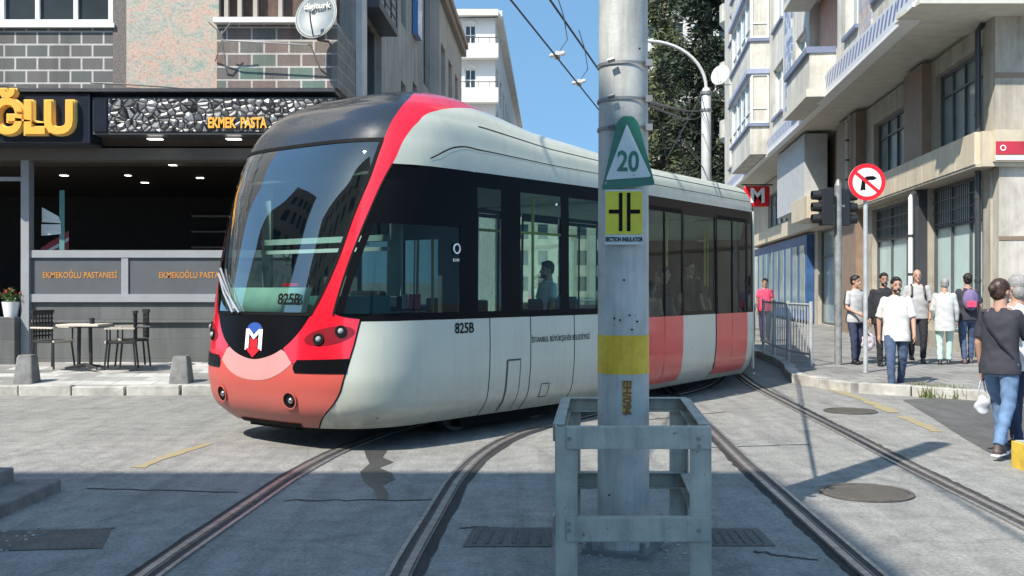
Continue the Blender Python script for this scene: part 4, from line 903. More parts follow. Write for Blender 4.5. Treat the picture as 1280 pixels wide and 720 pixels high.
# --- white sides of the front module
for sg in (1, -1):
    zs = np.linspace(.22, 1.262, 16)
    xs = [XE, -3.02+.0, -1.96]
    for j, (xa, xb) in enumerate(((None, -2.02), (-2.035, -2.72), (-2.735, -3.55), (-3.565, XE))):
        A = [(sg*(smz(z)+.008), z) for z in zs] if xa is None else [(u_at(xa, z, sg), z) for z in zs]
        patch(A, [(u_at(xb, z, sg), z) for z in zs], 24, 40 if xa is None else 10, raw=True).build('side_panel', m_twhite, tram, smooth=True)
    # dark recess behind the joints
    patch([(u_at(-1.9, z, sg), z) for z in zs], [(u_at(XE, z, sg), z) for z in zs], 12, 8, -.01, cA=False).build('panel_backing', m_seal, tram)
    # black window band: pieces around the panes
    ZT = 2.788
    def band(x0, x1, z0, z1, mt, nm, off=0.0, n1=None, n2=None):
        zs_ = np.linspace(z0, z1, 12)
        A = [(sg*(prz(z)+.012+(n1 or 0)) if x0 is None else u_at(x0, z, sg), z) for z in zs_]; B_ = [(u_at(x1, z, sg), z) for z in zs_]
        return patch(A, B_, 18, 22 if x0 is None else 8, off, raw=True)
    bk = MB()
    def addband(*a, **k):
        q = band(*a, **k); bk.add(q.v, q.f)
    cg = (-1.66, 1.36, 2.28); dg = (-1.74, -2.14, 1.34, 2.62)
    dg = (-1.86, -2.26, 1.36, 2.62)
    # cab: top, foot, pillar
    addband(None, XE, 2.63, ZT, None, None); addband(None, XE, BELT-.004, 1.335, None, None)
    addband(None, -1.60, 2.20, 2.63, None, None); 
    zsx = np.linspace(1.335, 2.20, 10)
    q = patch([(sg*(prz(z)+.012), z) for z in zsx], [(sg*(prz(z)+.045), z) for z in zsx], 14, 3, cA=False); bk.add(q.v, q.f)
    addband(-1.56, -1.84, 1.335, 2.63, None, None); addband(-2.22, -2.56, 1.335, 2.63, None, None)
    addband(-3.30, -3.46, 1.335, 2.63, None, None); addband(-4.40, XE, 1.335, 2.63, None, None)
    bk.build('window_band', m_tblack, tram, smooth=True)
    q = patch([(sg*(prz(z)+.045), z) for z in zsx], [(u_at(-1.56, z, sg), z) for z in zsx], 14, 16, -.004, cA=False); q.build('cab_window', m_dglass, tram, smooth=True)
    q = band(-1.60, -1.56, 2.2, 2.63, None, None)
    band(-1.57, -1.60, 2.19, 2.63, None, None, .0).build('window_pillar', m_tblack, tram)
    band(-1.84, -2.22, 1.335, 2.63, None, None, -.004).build('door_window', m_dglass, tram, smooth=True)
    band(-2.56, -3.30, 1.335, 2.63, None, None, -.004).build('saloon_window', m_tglass, tram, smooth=True)
    band(-3.46, -4.40, 1.335, 2.63, None, None, -.004).build('saloon_window', m_tglass, tram, smooth=True)
    # cant and roof in white behind the red arch
    zr = [z for z in zz if z > 2.789]
    A = []
    for z in zr: A.append((sg*prz(z), z))
    patch(A, [(u_at(XE, z, sg), z) for z in zr], 90, 34, raw=True).build('roof_fairing', m_twhite, tram, smooth=True)
    gv = MB()
    for (xa, za, xb, zb_) in ((-1.95, 3.28, XE, 3.30), (-1.95, 3.02, XE, 3.03)):
        q = patch([(u_at(xa, za, sg), za), (u_at(xa, za+.012, sg), za+.012)], [(u_at(xb, zb_, sg), zb_), (u_at(xb, zb_+.012, sg), zb_+.012)], 1, 20, .003, cA=False); gv.add(q.v, q.f)
    q = patch([(u_at(-1.35, 2.86, sg), 2.86), (u_at(-1.55, 3.0, sg), 3.0), (u_at(-1.95, 3.02, sg), 3.02)], [(u_at(-1.35, 2.87, sg), 2.873), (u_at(-1.55, 3.012, sg), 3.014), (u_at(-1.95, 3.032, sg), 3.034)], 18, 1, .004); gv.add(q.v, q.f)
    gv.build('fairing_groove', m_seal, tram)
    pod = MB(); c = T1 @ Vector((-1.78, sg*1.262, 2.93)); pod.ell(c, .30, .045, .055, (T1.to_3x3()).to_4x4()); pod.build('mirror_pod', m_twhite, tram, smooth=True)
    # service flaps and marks on the skirt
    fl_ = MB()
    def line(x0, z0, x1, z1, w=.010):
        if abs(x0-x1) < 1e-6: A = [(u_at(x0-w/2, z, sg), z) for z in np.linspace(z0, z1, 6)]; B_ = [(u_at(x0+w/2, z, sg), z) for z in np.linspace(z0, z1, 6)]
        else: A = [(u_at(x, z0, sg), z0-w/2) for x in np.linspace(x0, x1, 6)]; B_ = [(u_at(x, z0, sg), z0+w/2) for x in np.linspace(x0, x1, 6)]
        q = patch(A, B_, 8, 1, .003, cA=False); fl_.add(q.v, q.f)
    line(-2.32, .24, -2.32, .80, .03); line(-2.32, .80, -2.55, .80, .02); line(-2.55, .24, -2.55, .80)
    line(-2.95, .35, -2.95, .5); line(-3.10, .35, -3.10, .5); line(-2.95, .5, -3.10, .5); line(-2.95, .35, -3.10, .35)
    fl_.build('service_flap', m_darkgrey, tram)
    # numbers and lettering
    def sidetext(s, x, z, size, mt, sx=1, nm='fleet_number', bold=.002, T=T1, hw=None):
        y = (float(hermite(ZS_, ZW, z)))+.006
        d = Vector((-1, 0, 0)) if sg > 0 else Vector((1, 0, 0)); o = T @ Vector((x, sg*y, z)); text(s, size, mt, frame(o, T.to_3x3() @ d), tram, nm, .001, bold, 'CENTER', sx)
    sidetext('825B', -1.62, 1.165, .15, m_seal, .95)
    sidetext('İSTANBUL BÜYÜKŞEHİR BELEDİYESİ', -3.30, 1.0, .085, m_darkgrey, .80, 'operator_lettering', .0005)
    o = T1 @ Vector((-1.50, sg*1.352, 1.98)); nn_ = T1.to_3x3() @ Vector((0, sg, 0)); MB().ring(o, .038, .055, nn_, .002, 24).build('emblem', m_emw, tram)
    sidetext('KAPI', -1.50, 1.86, .045, m_emw, 1, 'door_lettering', 0, T1)
    st = T1 @ Vector((-.80, sg*1.34, 1.46)); 
    MB().box(-1.02, -.86, sg*1.30-.003, sg*1.30+.003, 1.38, 1.52, T1).build('window_sticker', M('sticker_red', (.5, .07, .12), .5) if sg > 0 else bpy.data.materials['sticker_red'], tram)
    MB().box(-.855, -.78, sg*1.29-.003, sg*1.29+.003, 1.38, 1.52, T1).build('window_sticker', m_lens, tram)

# --- interior of the front module
m_floor = M('tram_floor', (.12, .12, .12), .7); m_int = M('tram_interior_grey', (.62, .64, .61), .6); m_seat = M('seat_blue_grey', (.06, .09, .13), .7)
m_pole = M('yellow_grab_pole', (.65, .55, .12), .35); m_console = M('driver_console', (.12, .32, .31), .5); m_liner = M('interior_lining_dark', (.09, .095, .095), .8)
MB().box(XE, -.55, -1.18, 1.18, .33, .42, T1).build('floor', m_floor, tram)
MB().box(XE, -1.75, -1.15, 1.15, 2.70, 2.73, T1).build('ceiling', m_int, tram)
MB().box(-1.74, -.80, -1.10, 1.10, 2.72, 2.75, T1).build('cab_ceiling', m_liner, tram)
cb_ = MB(); cb_.box(-1.76, -1.70, -1.2, -.35, .42, 2.7, T1).box(-1.76, -1.70, .35, 1.2, .42, 1.3, T1).box(-1.76, -1.70, .9, 1.2, 1.3, 2.7, T1).box(-1.76, -1.70, -.35, .9, 2.1, 2.7, T1); cb_.build('cab_partition', m_liner, tram)
con = MB(); con.loft([[T1 @ Vector((x, y, z)) for x, y in ((-.50-.15*(y_ if 0 else 0), -.95), (-.28, -.5), (-.22, 0), (-.28, .5), (-.55, .95), (-.95, .95), (-.95, -.95))] for z in (.42, 1.50)] ); con.build('driver_console', m_console, tram)
MB().box(-.80, -.50, -.40, .25, 1.501, 1.58, T1).build('instrument_hood', m_dark, tram)
MB().tube([T1 @ Vector((-.8, .1, 1.42)), T1 @ Vector((-.95, .1, 1.5))], .1, 12).build('driver_controls', m_dark, tram)
ds = MB(); ds.box(-1.55, -1.1, -.25, .25, .85, .97, T1).box(-1.6, -1.48, -.24, .24, .97, 1.55, T1).box(-1.45, -1.2, -.08, .08, .42, .85, T1); ds.build('driver_seat', m_dark, tram, bevel=.03)
MB().box(-.9, -.86, -1.0, 1.0, 1.95, 1.99, T1).build('sun_blind_bar', m_int, tram)
def seat(T, x, y, back):
    s = MB(); s.box(x-.2, x+.2, y-.22, y+.22, .80, .88, T); s.box(x+back*.2-.03, x+back*.2+.03, y-.22, y+.22, .88, 1.45, T); s.box(x-.05, x+.05, y-.15, y+.15, .42, .80, T); s.build('seat', m_seat, tram, bevel=.02)
for x, y, b in ((-2.6, -.85, 1), (-3.4, -.85, -1), (-4.2, -.85, 1), (-3.4, .85, -1), (-4.2, .85, 1), (-2.5, .85, 1)): seat(T1, x, y, b)
for x, y in ((-2.3, .5), (-3.1, -.5), (-3.85, .5)): MB().tube([T1 @ Vector((x, y, .42)), T1 @ Vector((x, y, 2.7))], .018, 8).build('grab_pole', m_pole, tram)
MB().tube([T1 @ Vector((-2.0, 0.62, 2.25)), T1 @ Vector((XE, .62, 2.25))], .016, 8).build('grab_rail', m_pole, tram)
un = MB(); un.box(XE+.1, -1.0, -1.12, 1.12, .24, .33, T1); un.box(-3.6, -2.0, -.95, .95, .08, .24, T1); un.build('underframe', m_seal, tram)
for x in (-2.1, -3.5):
    for s_ in (-.75, .75): MB().tube([T1 @ Vector((x, s_-.06, .30)), T1 @ Vector((x, s_+.06, .30))], .28, 24).build('wheel', m_darkgrey, tram)

# --- generic body section for the following modules
def module(T, L, doors, kz, first=False):
    z_lo = np.array([.22, .28, .35, .6, .9, 1.2]); w = lambda z: float(hermite(ZS_, ZW, z))
    roof_z = [2.79, 2.9, 3.05, 3.18, 3.3, 3.42, 3.5, 3.58, 3.65, 3.7, 3.745]
    def zz(z): return z if z < 2.85 else 2.85+(z-2.85)*kz
    def quad(x0, x1, zs, sg, mt, nm, off=0.0):
        q = MB(); P_ = [T @ Vector((x, sg*(w(min(z, 3.745))+off), zz(z))) for z in zs for x in np.linspace(x0, x1, 5)]; q.grid(P_, 4, len(zs)-1); return q
    for sg in (1, -1):
        for (x0, x1, kind) in doors:
            mt = {'d': m_door, 'w': m_twhite}[kind]
            if kind == 'd':
                xm = (x0+x1)/2
                for a, b in ((x0, xm-.012), (xm+.012, x1)):
                    d_ = quad(a-.0, b, list(np.linspace(.30, 1.20, 8)), sg, mt, '', .012).build('door', mt, tram, smooth=True)
                    fr_ = MB()
                    for q in (quad(a, a-.045, [1.2, 1.9, 2.66], sg, 0, '', .012), quad(b+.045, b, [1.2, 1.9, 2.66], sg, 0, '', .012), quad(a-.045, b+.045, [2.60, 2.66], sg, 0, '', .012)): fr_.add(q.v, q.f)
                    fr_.build('door_frame', m_seal, d_)
                    quad(a-.045, b+.045, list(np.linspace(1.2, 2.6, 5)), sg, 0, '', .006).build('door_glass', m_tglass, d_, smooth=True)
                quad(x0, x1, [.22, .26, .30], sg, 0, '').build('door_sill', m_twhite, tram); quad(x0, x1, [2.66, 2.70, 2.79], sg, 0, '').build('window_band', m_tblack, tram)
            else:
                quad(x0, x1, list(np.linspace(.22, 1.2, 8)), sg, 0, '').build('side_panel', m_twhite, tram, smooth=True)
                fr_ = MB()
                for q in (quad(x0, x0-.07, [1.2, 1.9, 2.79], sg, 0, ''), quad(x1+.07, x1, [1.2, 1.9, 2.79], sg, 0, ''), quad(x0-.07, x1+.07, [2.6, 2.79], sg, 0, ''), quad(x0-.07, x1+.07, [1.2, 1.26], sg, 0, '')): fr_.add(q.v, q.f)
                fr_.build('window_band', m_tblack, tram)
                quad(x0-.07, x1+.07, list(np.linspace(1.26, 2.6, 5)), sg, 0, '', -.004).build('saloon_window', m_tglass, tram, smooth=True)
        quad(0, -L, roof_z, sg, 0, '').build('roof_fairing', m_twhite, tram, smooth=True)
        gv = MB()
        for z in (3.03, 3.30): q = quad(0, -L, [z, z+.015], sg, 0, '', .004); gv.add(q.v, q.f)
        gv.build('fairing_groove', m_seal, tram)
    MB().box(-L, 0, -1.2, 1.2, .3, .36, T).build('floor', m_floor, tram); MB().box(-L+.05, -.05, -1.15, 1.15, 2.70, 2.73, T).build('ceiling', m_int, tram)
    MB().box(-L+.1, -.1, -1.1, 1.1, .2, .3, T).build('underframe', m_seal, tram)
    for k in range(2): MB().tube([T @ Vector((-L*(k+1)/3, .45, .36)), T @ Vector((-L*(k+1)/3, .45, 2.7))], .018, 8).build('grab_pole', m_pole, tram)
m_door = M_paint('tram_door_red', (.68, .025, .03), .15, .3)
module(T2, 3.87, [(0, -.05, 'w'), (-.05, -1.22, 'd'), (-1.22, -2.38, 'w'), (-2.38, -3.60, 'd'), (-3.60, -3.87, 'w')][1:], .52)
qf = MB()
for s_ in (-.8, .8): seat(T2, -1.8, s_, 1)
def bellows(Ta, xa, Tb, xb, ka, kb, nm='gangway_bellows'):
    zs = [.30, .6, 1.2, 2.0, 2.7, 2.9, 3.2, 3.45, 3.6]
    def ring_(T, x, k, sc_):
        L_ = [(w_*sc_, z if z < 2.85 else 2.85+(z-2.85)*k) for z, w_ in ((z, float(hermite(ZS_, ZW, z))) for z in zs)]
        pts = [T @ Vector((x, y, z)) for y, z in L_]+[T @ Vector((x, -y, z)) for y, z in L_[::-1]]; return pts
    A = ring_(Ta, xa, ka, .97); B_ = ring_(Tb, xb, kb, .97); n = 12; rings = []
    for i in range(n+1):
        t = i/n; q = [a.lerp(b, t) for a, b in zip(A, B_)]
        if i % 2 and 0 < i < n: cen = sum(q, Vector())/len(q); q = [cen+(p-cen)*.955 for p in q]
        rings.append(q)
    MB().loft(rings, False).build(nm, M('bellows_rubber', (.05, .052, .055), .8) if nm not in bpy.data.materials else m_seal, tram)
    inner = [[p for p in r_] for r_ in (rings[0],)]
bellows(T1, XE, T2, -.0, .60, .52)
# third module leads on down the street
o3 = T2 @ Vector((-3.87, 0, 0)); TH3 = R(78); T3 = frame_of((o3.x+.04, o3.y+.42), TH3)
bellows(T2, -3.87, T3, 0, .50, .5)
module(T3, 7.0, [(0, -1.4, 'w'), (-1.4, -2.8, 'd'), (-2.8, -5.6, 'w'), (-5.6, -7.0, 'd')], .48)
e3 = MB(); L_ = [(float(hermite(ZS_, ZW, z)), z if z < 2.85 else 2.85+(z-2.85)*.48) for z in (.22, .6, 1.2, 2, 2.79, 3.05, 3.3, 3.5, 3.7)]
e3.poly([T3 @ Vector((-7.0, y, z)) for y, z in L_]+[T3 @ Vector((-7.0, -y, z)) for y, z in L_[::-1]]); e3.build('end_wall', m_darkgrey, tram)
# end frames between car ends (pale edge seen at the bellows)
ef = MB()
for z0, z1 in ((.3, 2.8),):
    for sg in (1, -1): ef.box(-3.90, -3.871, sg*1.34-.02, sg*1.34+.01, z0, z1, T2)
ef.build('end_frame', m_twhite, tram)
# ================================================================ catenary pole, its signs and the guard frame
m_galv = M('weathered_galvanised_pole', (.47, .465, .43), .6, .15, .18, 4.5, .2, 40, rust=.8)
m_galv2 = M('galvanised_channel', (.42, .41, .355), .55, .3, .16, 6, .2, 50, rust=.9)
m_clamp = M('clamp_steel', (.25, .25, .25), .5, .6)
PX, PY, PR = .672, 6.28, .152
pole = thing('catenary_pole', 'thick grey steel catenary pole inside the guard frame', 'pole', (PX, PY, 0))
MB().tube([(PX, PY, 0), (PX, PY, 2.0), (PX, PY, 6.3)], [PR+.004, PR, PR-.02], 48).build('shaft', m_galv, pole, smooth='auto')
MB().tube([(PX, PY, 1.07), (PX, PY, 1.30)], PR+.003, 48, False).build('yellow_band', M('scuffed_yellow_band', (.78, .46, .02), .55, 0, .2, 9, .2, 30, col2=(.85, .55, .05), rust=.5), pole, smooth=True)
zp = lambda y, Y=PY-PR: EYE+(360-y)*Y/F
for y in (77, 122, 158):
    b = MB(); b.tube([(PX, PY, zp(y)-.009), (PX, PY, zp(y)+.009)], PR+.006, 40, False); b.box(PX+.12, PX+.16, PY-PR+.02, PY-PR+.06, zp(y)-.02, zp(y)+.02); b.tube([(PX-.11, PY-PR-.02, zp(y)), (PX-.07, PY-PR-.03, zp(y)+.01)], .014, 8); b.build('clamp_band', m_clamp, pole)
for (x, y) in [(787, 394), (797, 402), (775, 400), (790, 412), (780, 350), (768, 398), (762, 620), (800, 60), (795, 560)]:
    X = (x-640)*(PY-PR)/F; MB().disc((X, PY-PR-.004+.15*0+ (X-PX)**2/(2*PR), zp(y)), .006, (0, -1, 0), .004, 8).build('rivet', m_seal, pole)
pb = MB(); pb.prism([(PX+.28*math.cos(a), PY+.28*math.sin(a)) for a in np.linspace(0, 2*math.pi, 5)[:-1]+.4], 0, .03); 
for a in np.linspace(0, 2*math.pi, 5)[:-1]+.4: pb.tube([(PX+.23*math.cos(a), PY+.23*math.sin(a), .03), (PX+.23*math.cos(a), PY+.23*math.sin(a), .09)], .02, 6)
pb.build('base_plate', m_clamp, pole)
t = text('EH/094', .068, M('stencil_brown', (.20, .09, .03), .6), frame((PX+.003, PY-PR-.012, .935), (0, 0, -1), (1, 0, 0)), pole, 'pole_number', .001, .002)
MB().box(PX-.022, PX+.028, PY-PR-.010, PY-PR-.006, .84, 1.035).build('number_plate', M('number_yellow', (.50, .30, .08), .6), pole)
YS = PY-PR-.03
sx_ = lambda x: (x-640)*YS/F
def rounded(pts, r, n=5):
    out = []; N_ = len(pts)
    for i in range(N_):
        p = Vector(pts[i]); a = (Vector(pts[i-1])-p).normalized(); b = (Vector(pts[(i+1) % N_])-p).normalized(); p0 = p+a*r; p1 = p+b*r
        for k in range(n+1): t = k/n; out.append(tuple((p0*(1-t)**2+p*2*t*(1-t)+p1*t*t)))
    return out
def plate(mb, pts, y0, y1):
    n = len(pts); mb.add([(x, y0, z) for x, z in pts]+[(x, y1, z) for x, z in pts], [tuple(range(n)), tuple(range(n, 2*n))[::-1]]+[(i, (i+1) % n, n+(i+1) % n, n+i) for i in range(n)]); return mb
spd = thing('speed_sign', 'green bordered triangular speed plate with number 20', 'sign', (sx_(785), YS, zp(190, YS)))
tri = rounded([(sx_(771), zp(153, YS)), (sx_(778), zp(145, YS)), (sx_(791), zp(145, YS)), (sx_(798), zp(153, YS)), (sx_(819), zp(231, YS)), (sx_(752), zp(237, YS))], .018)
plate(MB(), tri, YS, YS+.012).build('green_border', M('sign_green', (.012, .12, .075), .4, 0, .15, 9), spd)
tri2 = rounded([(sx_(783.5), zp(155, YS)), (sx_(814), zp(221, YS)), (sx_(757), zp(225, YS))], .012)
m_signw = M('sign_white', (.52, .56, .56), .45, 0, .12, 7)
plate(MB(), tri2, YS-.004, YS-.0005).build('white_field', m_signw, spd)
text('20', .165, bpy.data.materials['sign_green'], frame((sx_(785), YS-.006, zp(203, YS)), (1, 0, -.03)), spd, 'number', .001, .004, 'CENTER', .78)
MB().disc((sx_(757), YS-.002, zp(229, YS)), .008, (0, -1, 0), .004, 10).disc((sx_(792), YS-.005, zp(219, YS)), .005, (0, -1, 0), .004, 8).build('bolt', m_clamp, spd)
ysn = thing('insulator_sign', 'square yellow tramway plate with black bars under the green triangle', 'sign', (sx_(780), YS, zp(270, YS)))
MB().box(sx_(756), sx_(804), YS, YS+.01, zp(306, YS), zp(237, YS)).build('backing_plate', m_signw, ysn, bevel=.003)
m_sy = M('sign_yellow', (.58, .50, .02), .45, 0, .1, 8)
MB().box(sx_(757), sx_(803), YS-.004, YS-.0005, zp(293, YS), zp(239, YS)).build('yellow_field', m_sy, ysn)
bk = MB()
for x in (773.5, 783.5): bk.box(sx_(x), sx_(x+4.5), YS-.007, YS-.0045, zp(289, YS), zp(241, YS))
bk.box(sx_(761), sx_(773.5), YS-.007, YS-.0045, zp(267, YS), zp(262, YS)).box(sx_(788), sx_(800), YS-.007, YS-.0045, zp(267, YS), zp(262, YS)); bk.build('black_bars', m_seal, ysn)
text('SECTION INSULATOR', .036, m_seal, frame((sx_(780), YS-.003, zp(299.5, YS)), (1, 0, 0)), ysn, 'lettering', .0008, .0012, 'CENTER', .62)

gf = thing('guard_frame', 'grey steel channel guard frame standing around the pole base', 'guard frame', (.7, 6.2, 0))
fc = [(.229, 5.46), (1.048, 5.46), (1.165, 6.94), (.342, 6.94)]     # outer corners: front left, front right, back right, back left
zt = .855
for i, (x, y) in enumerate(fc):
    sgx = 1 if i in (0, 3) else -1; sgy = 1 if i < 2 else -1; m = MB(); wx = .115; wy = .09
    xa, xb = sorted((x, x+sgx*wx)); ya, yb = sorted((y, y+sgy*.009)); m.box(xa, xb, ya, yb, .0, zt-.004)
    xa, xb = sorted((x+sgx*.0, x+sgx*.009)); ya, yb = sorted((y+sgy*.0095, y+sgy*wy)); m.box(xa, xb, ya, yb, 0, zt-.004)
    m.box(min(x, x+sgx*.12)-.03, max(x, x+sgx*.12)+.03, min(y, y+sgy*.12)-.03, max(y, y+sgy*.12)+.03, .0, .012)
    for q in (-.015, .13): m.tube([(x+sgx*q, y+sgy*.05, .012), (x+sgx*q, y+sgy*.05, .05)], .014, 6)
    m.build('post', m_galv2, gf, bevel=.003)
def rail(a, b, z0, z1, out, lip=.05):
    a = Vector((*a, 0)); b = Vector((*b, 0)); d = (b-a).normalized(); n = Vector((d.y, -d.x, 0))*out
    Mx = Matrix(((d.x, n.x, 0, a.x), (d.y, n.y, 0, a.y), (0, 0, 1, 0), (0, 0, 0, 1))); L = (b-a).length; m = MB()
    m.box(0, L, .002, .011, z0, z1, Mx); m.box(0, L, -lip, .0015, z1-.009, z1, Mx); m.box(0, L, -lip, .0015, z0, z0+.009, Mx); m.build('rail', m_galv2, gf, bevel=.002)
rail((.285, 5.46), (1.045, 5.46), .735, .852, 1); rail((.285, 5.46), (1.035, 5.46), .25, .375, 1)
rail((.35, 6.93), (1.15, 6.93), .76, .853, -1); rail((.35, 6.93), (1.15, 6.93), .25, .36, -1)
rail((.229, 5.56), (.335, 6.86), .76, .854, -1); rail((1.05, 5.56), (1.16, 6.86), .76, .854, 1)
rail((.229, 5.56), (.335, 6.86), .26, .36, -1); rail((1.05, 5.56), (1.16, 6.86), .26, .36, 1)
for (x_, y_, z_) in [(.30, 5.449, .79), (.98, 5.449, .79), (.30, 5.449, .31), (.98, 5.449, .31), (.30, 5.449, .345), (.98, 5.449, .75)]:
    MB().tube([(x_, y_, z_), (x_, y_-.008, z_)], .011, 6).build('bolt', m_clamp, gf)
rb = MB()
for i in range(60):
    a = rng.uniform(0, 6.3); r_ = rng.uniform(.17, .36); s_ = rng.uniform(.004, .016); rb.ell((PX+r_*math.cos(a)*1.1, PY+r_*math.sin(a)*.8, s_*.4), s_, s_*.8, s_*.6, None, 6, 4)
tag(rb.build('gravel', m_kerb), 'crumbled concrete around the pole base', kind='stuff')

# ---- covers in the road
def manhole(name, lab, c, r, grille=False):
    t = thing(name, lab, 'manhole cover', (*c, 0)); MB().ring((*c, .0045), r*.9, r, (0, 0, 1), .012, 48).build('rim', m_iron, t)
    MB().disc((*c, .0045), r*.89, (0, 0, 1), .006, 48).build('cover', m_iron, t)
    b = MB(); n = 11
    for i in range(-n, n+1):
        for j in range(-n, n+1):
            x = i*r*.9/n; y = j*r*.9/n
            if math.hypot(x, y) < r*.84: b.box(c[0]+x-r*.022, c[0]+x+r*.022, c[1]+y-r*.022, c[1]+y+r*.022, .0105, .0155)
    b.build('raised_pattern', M('worn_iron', (.22, .20, .17), .45, .6) if 'worn_iron' not in bpy.data.materials else bpy.data.materials['worn_iron'], t)
manhole('manhole_cover', 'large round iron manhole cover in the sunlit road at the right', g(1083, 617), .35)
manhole('manhole_cover', 'smaller round manhole cover beside the yellow line near the right kerb', g(1063, 514.5), .33)
def boxcover(name, lab, q, mt):
    P_ = [g(*p) for p in q]; t = thing(name, lab, 'drain cover', (*P_[0], 0)); c = np.mean(np.array(P_), axis=0)
    m = MB(); n = 4; inn = [tuple(c+(np.array(p)-c)*.93) for p in P_]
    m.add([(*p, .0046) for p in P_]+[(*p, .0046) for p in inn], [(i, (i+1) % 4, 4+(i+1) % 4, 4+i) for i in range(4)]); m.build('frame', m_iron, t)
    m = MB(); m.poly([(*p, .0046) for p in inn]); m.build('lid', mt, t)
    m = MB()
    for k in range(6):
        a = [np.array(inn[0])*(1-s)+np.array(inn[1])*s for s in (.06+.16*k, .10+.16*k)]; b = [np.array(inn[3])*(1-s)+np.array(inn[2])*s for s in (.10+.16*k, .06+.16*k)]
        m.poly([(*(p), .009) for p in [a[0]*.9+b[1]*.1, a[1]*.9+b[0]*.1, b[0]*.9+a[1]*.1, b[1]*.9+a[0]*.1]])
    m.build('slots', m_slot, t)
m_slot = M('worn_slot', (.10, .098, .094), .8)
m_lid = M_road('lid_concrete', (.17, .165, .155), (.21, .2, .19), (.13, .13, .125), False)
boxcover('drain_cover', 'slotted rectangular drain cover right of the guard frame', [(890, 683), (970, 683), (948, 661), (878, 661)], m_lid)
boxcover('drain_cover', 'rectangular drain cover between the rail and the guard frame', [(578, 684), (690, 684), (690, 660), (592, 660)], m_lid)

# ================================================================ street furniture
m_wpost = M('grey_white_post', (.45, .46, .46), .45, .2, .2, 6)
ns = thing('no_turn_sign', 'round red bordered no right turn sign on a thin pole', 'sign', (6.03, 17.7, .13))
MB().tube([(6.03, 17.74, .13), (6.03, 17.74, 3.55)], .038, 12).build('pole', m_wpost, ns)
c = Vector((6.03, 17.68, 3.38)); MB().disc(c, .315, (0, -1, 0), .012, 48).build('disc', m_emw, ns)
MB().ring(c+Vector((0, -.0125, 0)), .245, .315, (0, -1, 0), .004, 48).build('red_ring', m_emr, ns)
ar = MB(); y0 = 17.68-.0125; ar.add([(x_, y0-.003, z_) for x_, z_ in [(5.915, 3.23), (5.965, 3.25), (6.005, 3.24), (6.0, 3.37), (6.03, 3.41), (6.14, 3.415), (6.19, 3.44), (6.19, 3.46), (6.13, 3.485), (6.02, 3.475), (5.965, 3.44), (5.94, 3.40)]], [tuple(range(12))])
ar.build('arrow', m_seal, ns)
MB().box(-.265, .265, -.003, 0, -.028, .028, Matrix.Translation((6.03, y0-.004, 3.38)) @ Matrix.Rotation(R(40), 4, 'Y')).build('red_slash', m_emr, ns)
mr_ = thing('metro_sign', 'red supermarket style sign with a white M sticking out from the wall', 'sign', (11.5, 49.9, 5.5))
cM = Vector((11.67, 49.6, 5.95)); 
MB().box(cM.x-.62, cM.x+.62, cM.y-.08, cM.y+.08, cM.z-.5, cM.z+.5).build('sign_box', m_emr, mr_, bevel=.12)
text('M', .95, m_emw, frame((cM.x+.02, cM.y-.10, cM.z), (1, 0, 0)), mr_, 'lettering', .008, .03)
MB().box(cM.x-.7, cM.x+.75, cM.y-.04, cM.y+.04, cM.z+.52, cM.z+.58).build('bracket', m_dark, mr_)
tl = thing('traffic_light', 'black traffic signal heads on a grey pole, seen from the side', 'traffic light', (6.13, 19.55, .13))
MB().tube([(6.13, 19.55, .13), (6.13, 19.55, 3.5)], .068, 16).build('pole', M('signal_pole', (.28, .28, .27), .5, .3, .35, 7), tl)
for dx, dy, w in ((-.24, -.05, 1), (.12, .12, -1)):
    h_ = MB().box(6.13+dx-.11, 6.13+dx+.11, 19.55+dy-.13, 19.55+dy+.13, 2.75, 3.45).build('signal_head', m_dark, tl, bevel=.02)
    for k in range(3):
        zc = 3.32-.22*k; x0 = 6.13+dx-.11*w; m = MB()
        m.tube([(x0, 19.55+dy, zc), (x0-.16*w, 19.55+dy, zc)], [.095, .085], 14, False); m.build('visor', m_dark, h_)
    for k, col in enumerate(((.12, .01, .01), (.12, .08, .01), (.01, .10, .04))):
        MB().disc((6.13+dx-.112*w, 19.55+dy, 3.32-.22*k), .085, (-w, 0, 0), .004, 20).build('lens', M('signal_lens_%s' % 'red amber green'.split()[k], col, .2) if w > 0 else bpy.data.materials['signal_lens_%s' % 'red amber green'.split()[k]], h_)
MB().box(5.95, 6.25, 19.53, 19.57, 3.1, 3.14).build('bracket', m_clamp, tl)
MB().tube([(6.13, 19.55, 3.5), (6.13, 19.55, 3.62)], [.075, .03], 12).build('cap', m_clamp, tl)
fnc = thing('pedestrian_fence', 'grey tubular fence along the kerb beside the tram', 'fence', (5.5, 20, .13))
fp = [(5.52, 19.2), (5.47, 20.6), (5.62, 22.3), (5.80, 24.0)]
for i, p in enumerate(fp): MB().tube([(*p, .13), (*p, 1.33)], .035, 10).build('post', m_wpost, fnc)
for a, b in zip(fp, fp[1:]):
    m = MB()
    for z in (1.27, .35): m.tube([(*a, z), (*b, z)], .022, 8)
    n = 8
    for k in range(1, n): x = a[0]+(b[0]-a[0])*k/n; y = a[1]+(b[1]-a[1])*k/n; m.tube([(x, y, .35), (x, y, 1.27)], .011, 6)
    m.build('panel', m_wpost, fnc)
lamp = thing('street_lamp', 'white street lamp post with a curved arm rising behind the tram', 'street lamp', (6.35, 34, .13))
lx = 6.35; MB().tube([(lx, 34, .13), (lx, 34, 8.0), (lx, 34, 8.12)], [.18, .155, .10], 20).build('post', M('lamp_post_white', (.62, .63, .63), .4, .2, .1, 3), lamp, smooth=True)
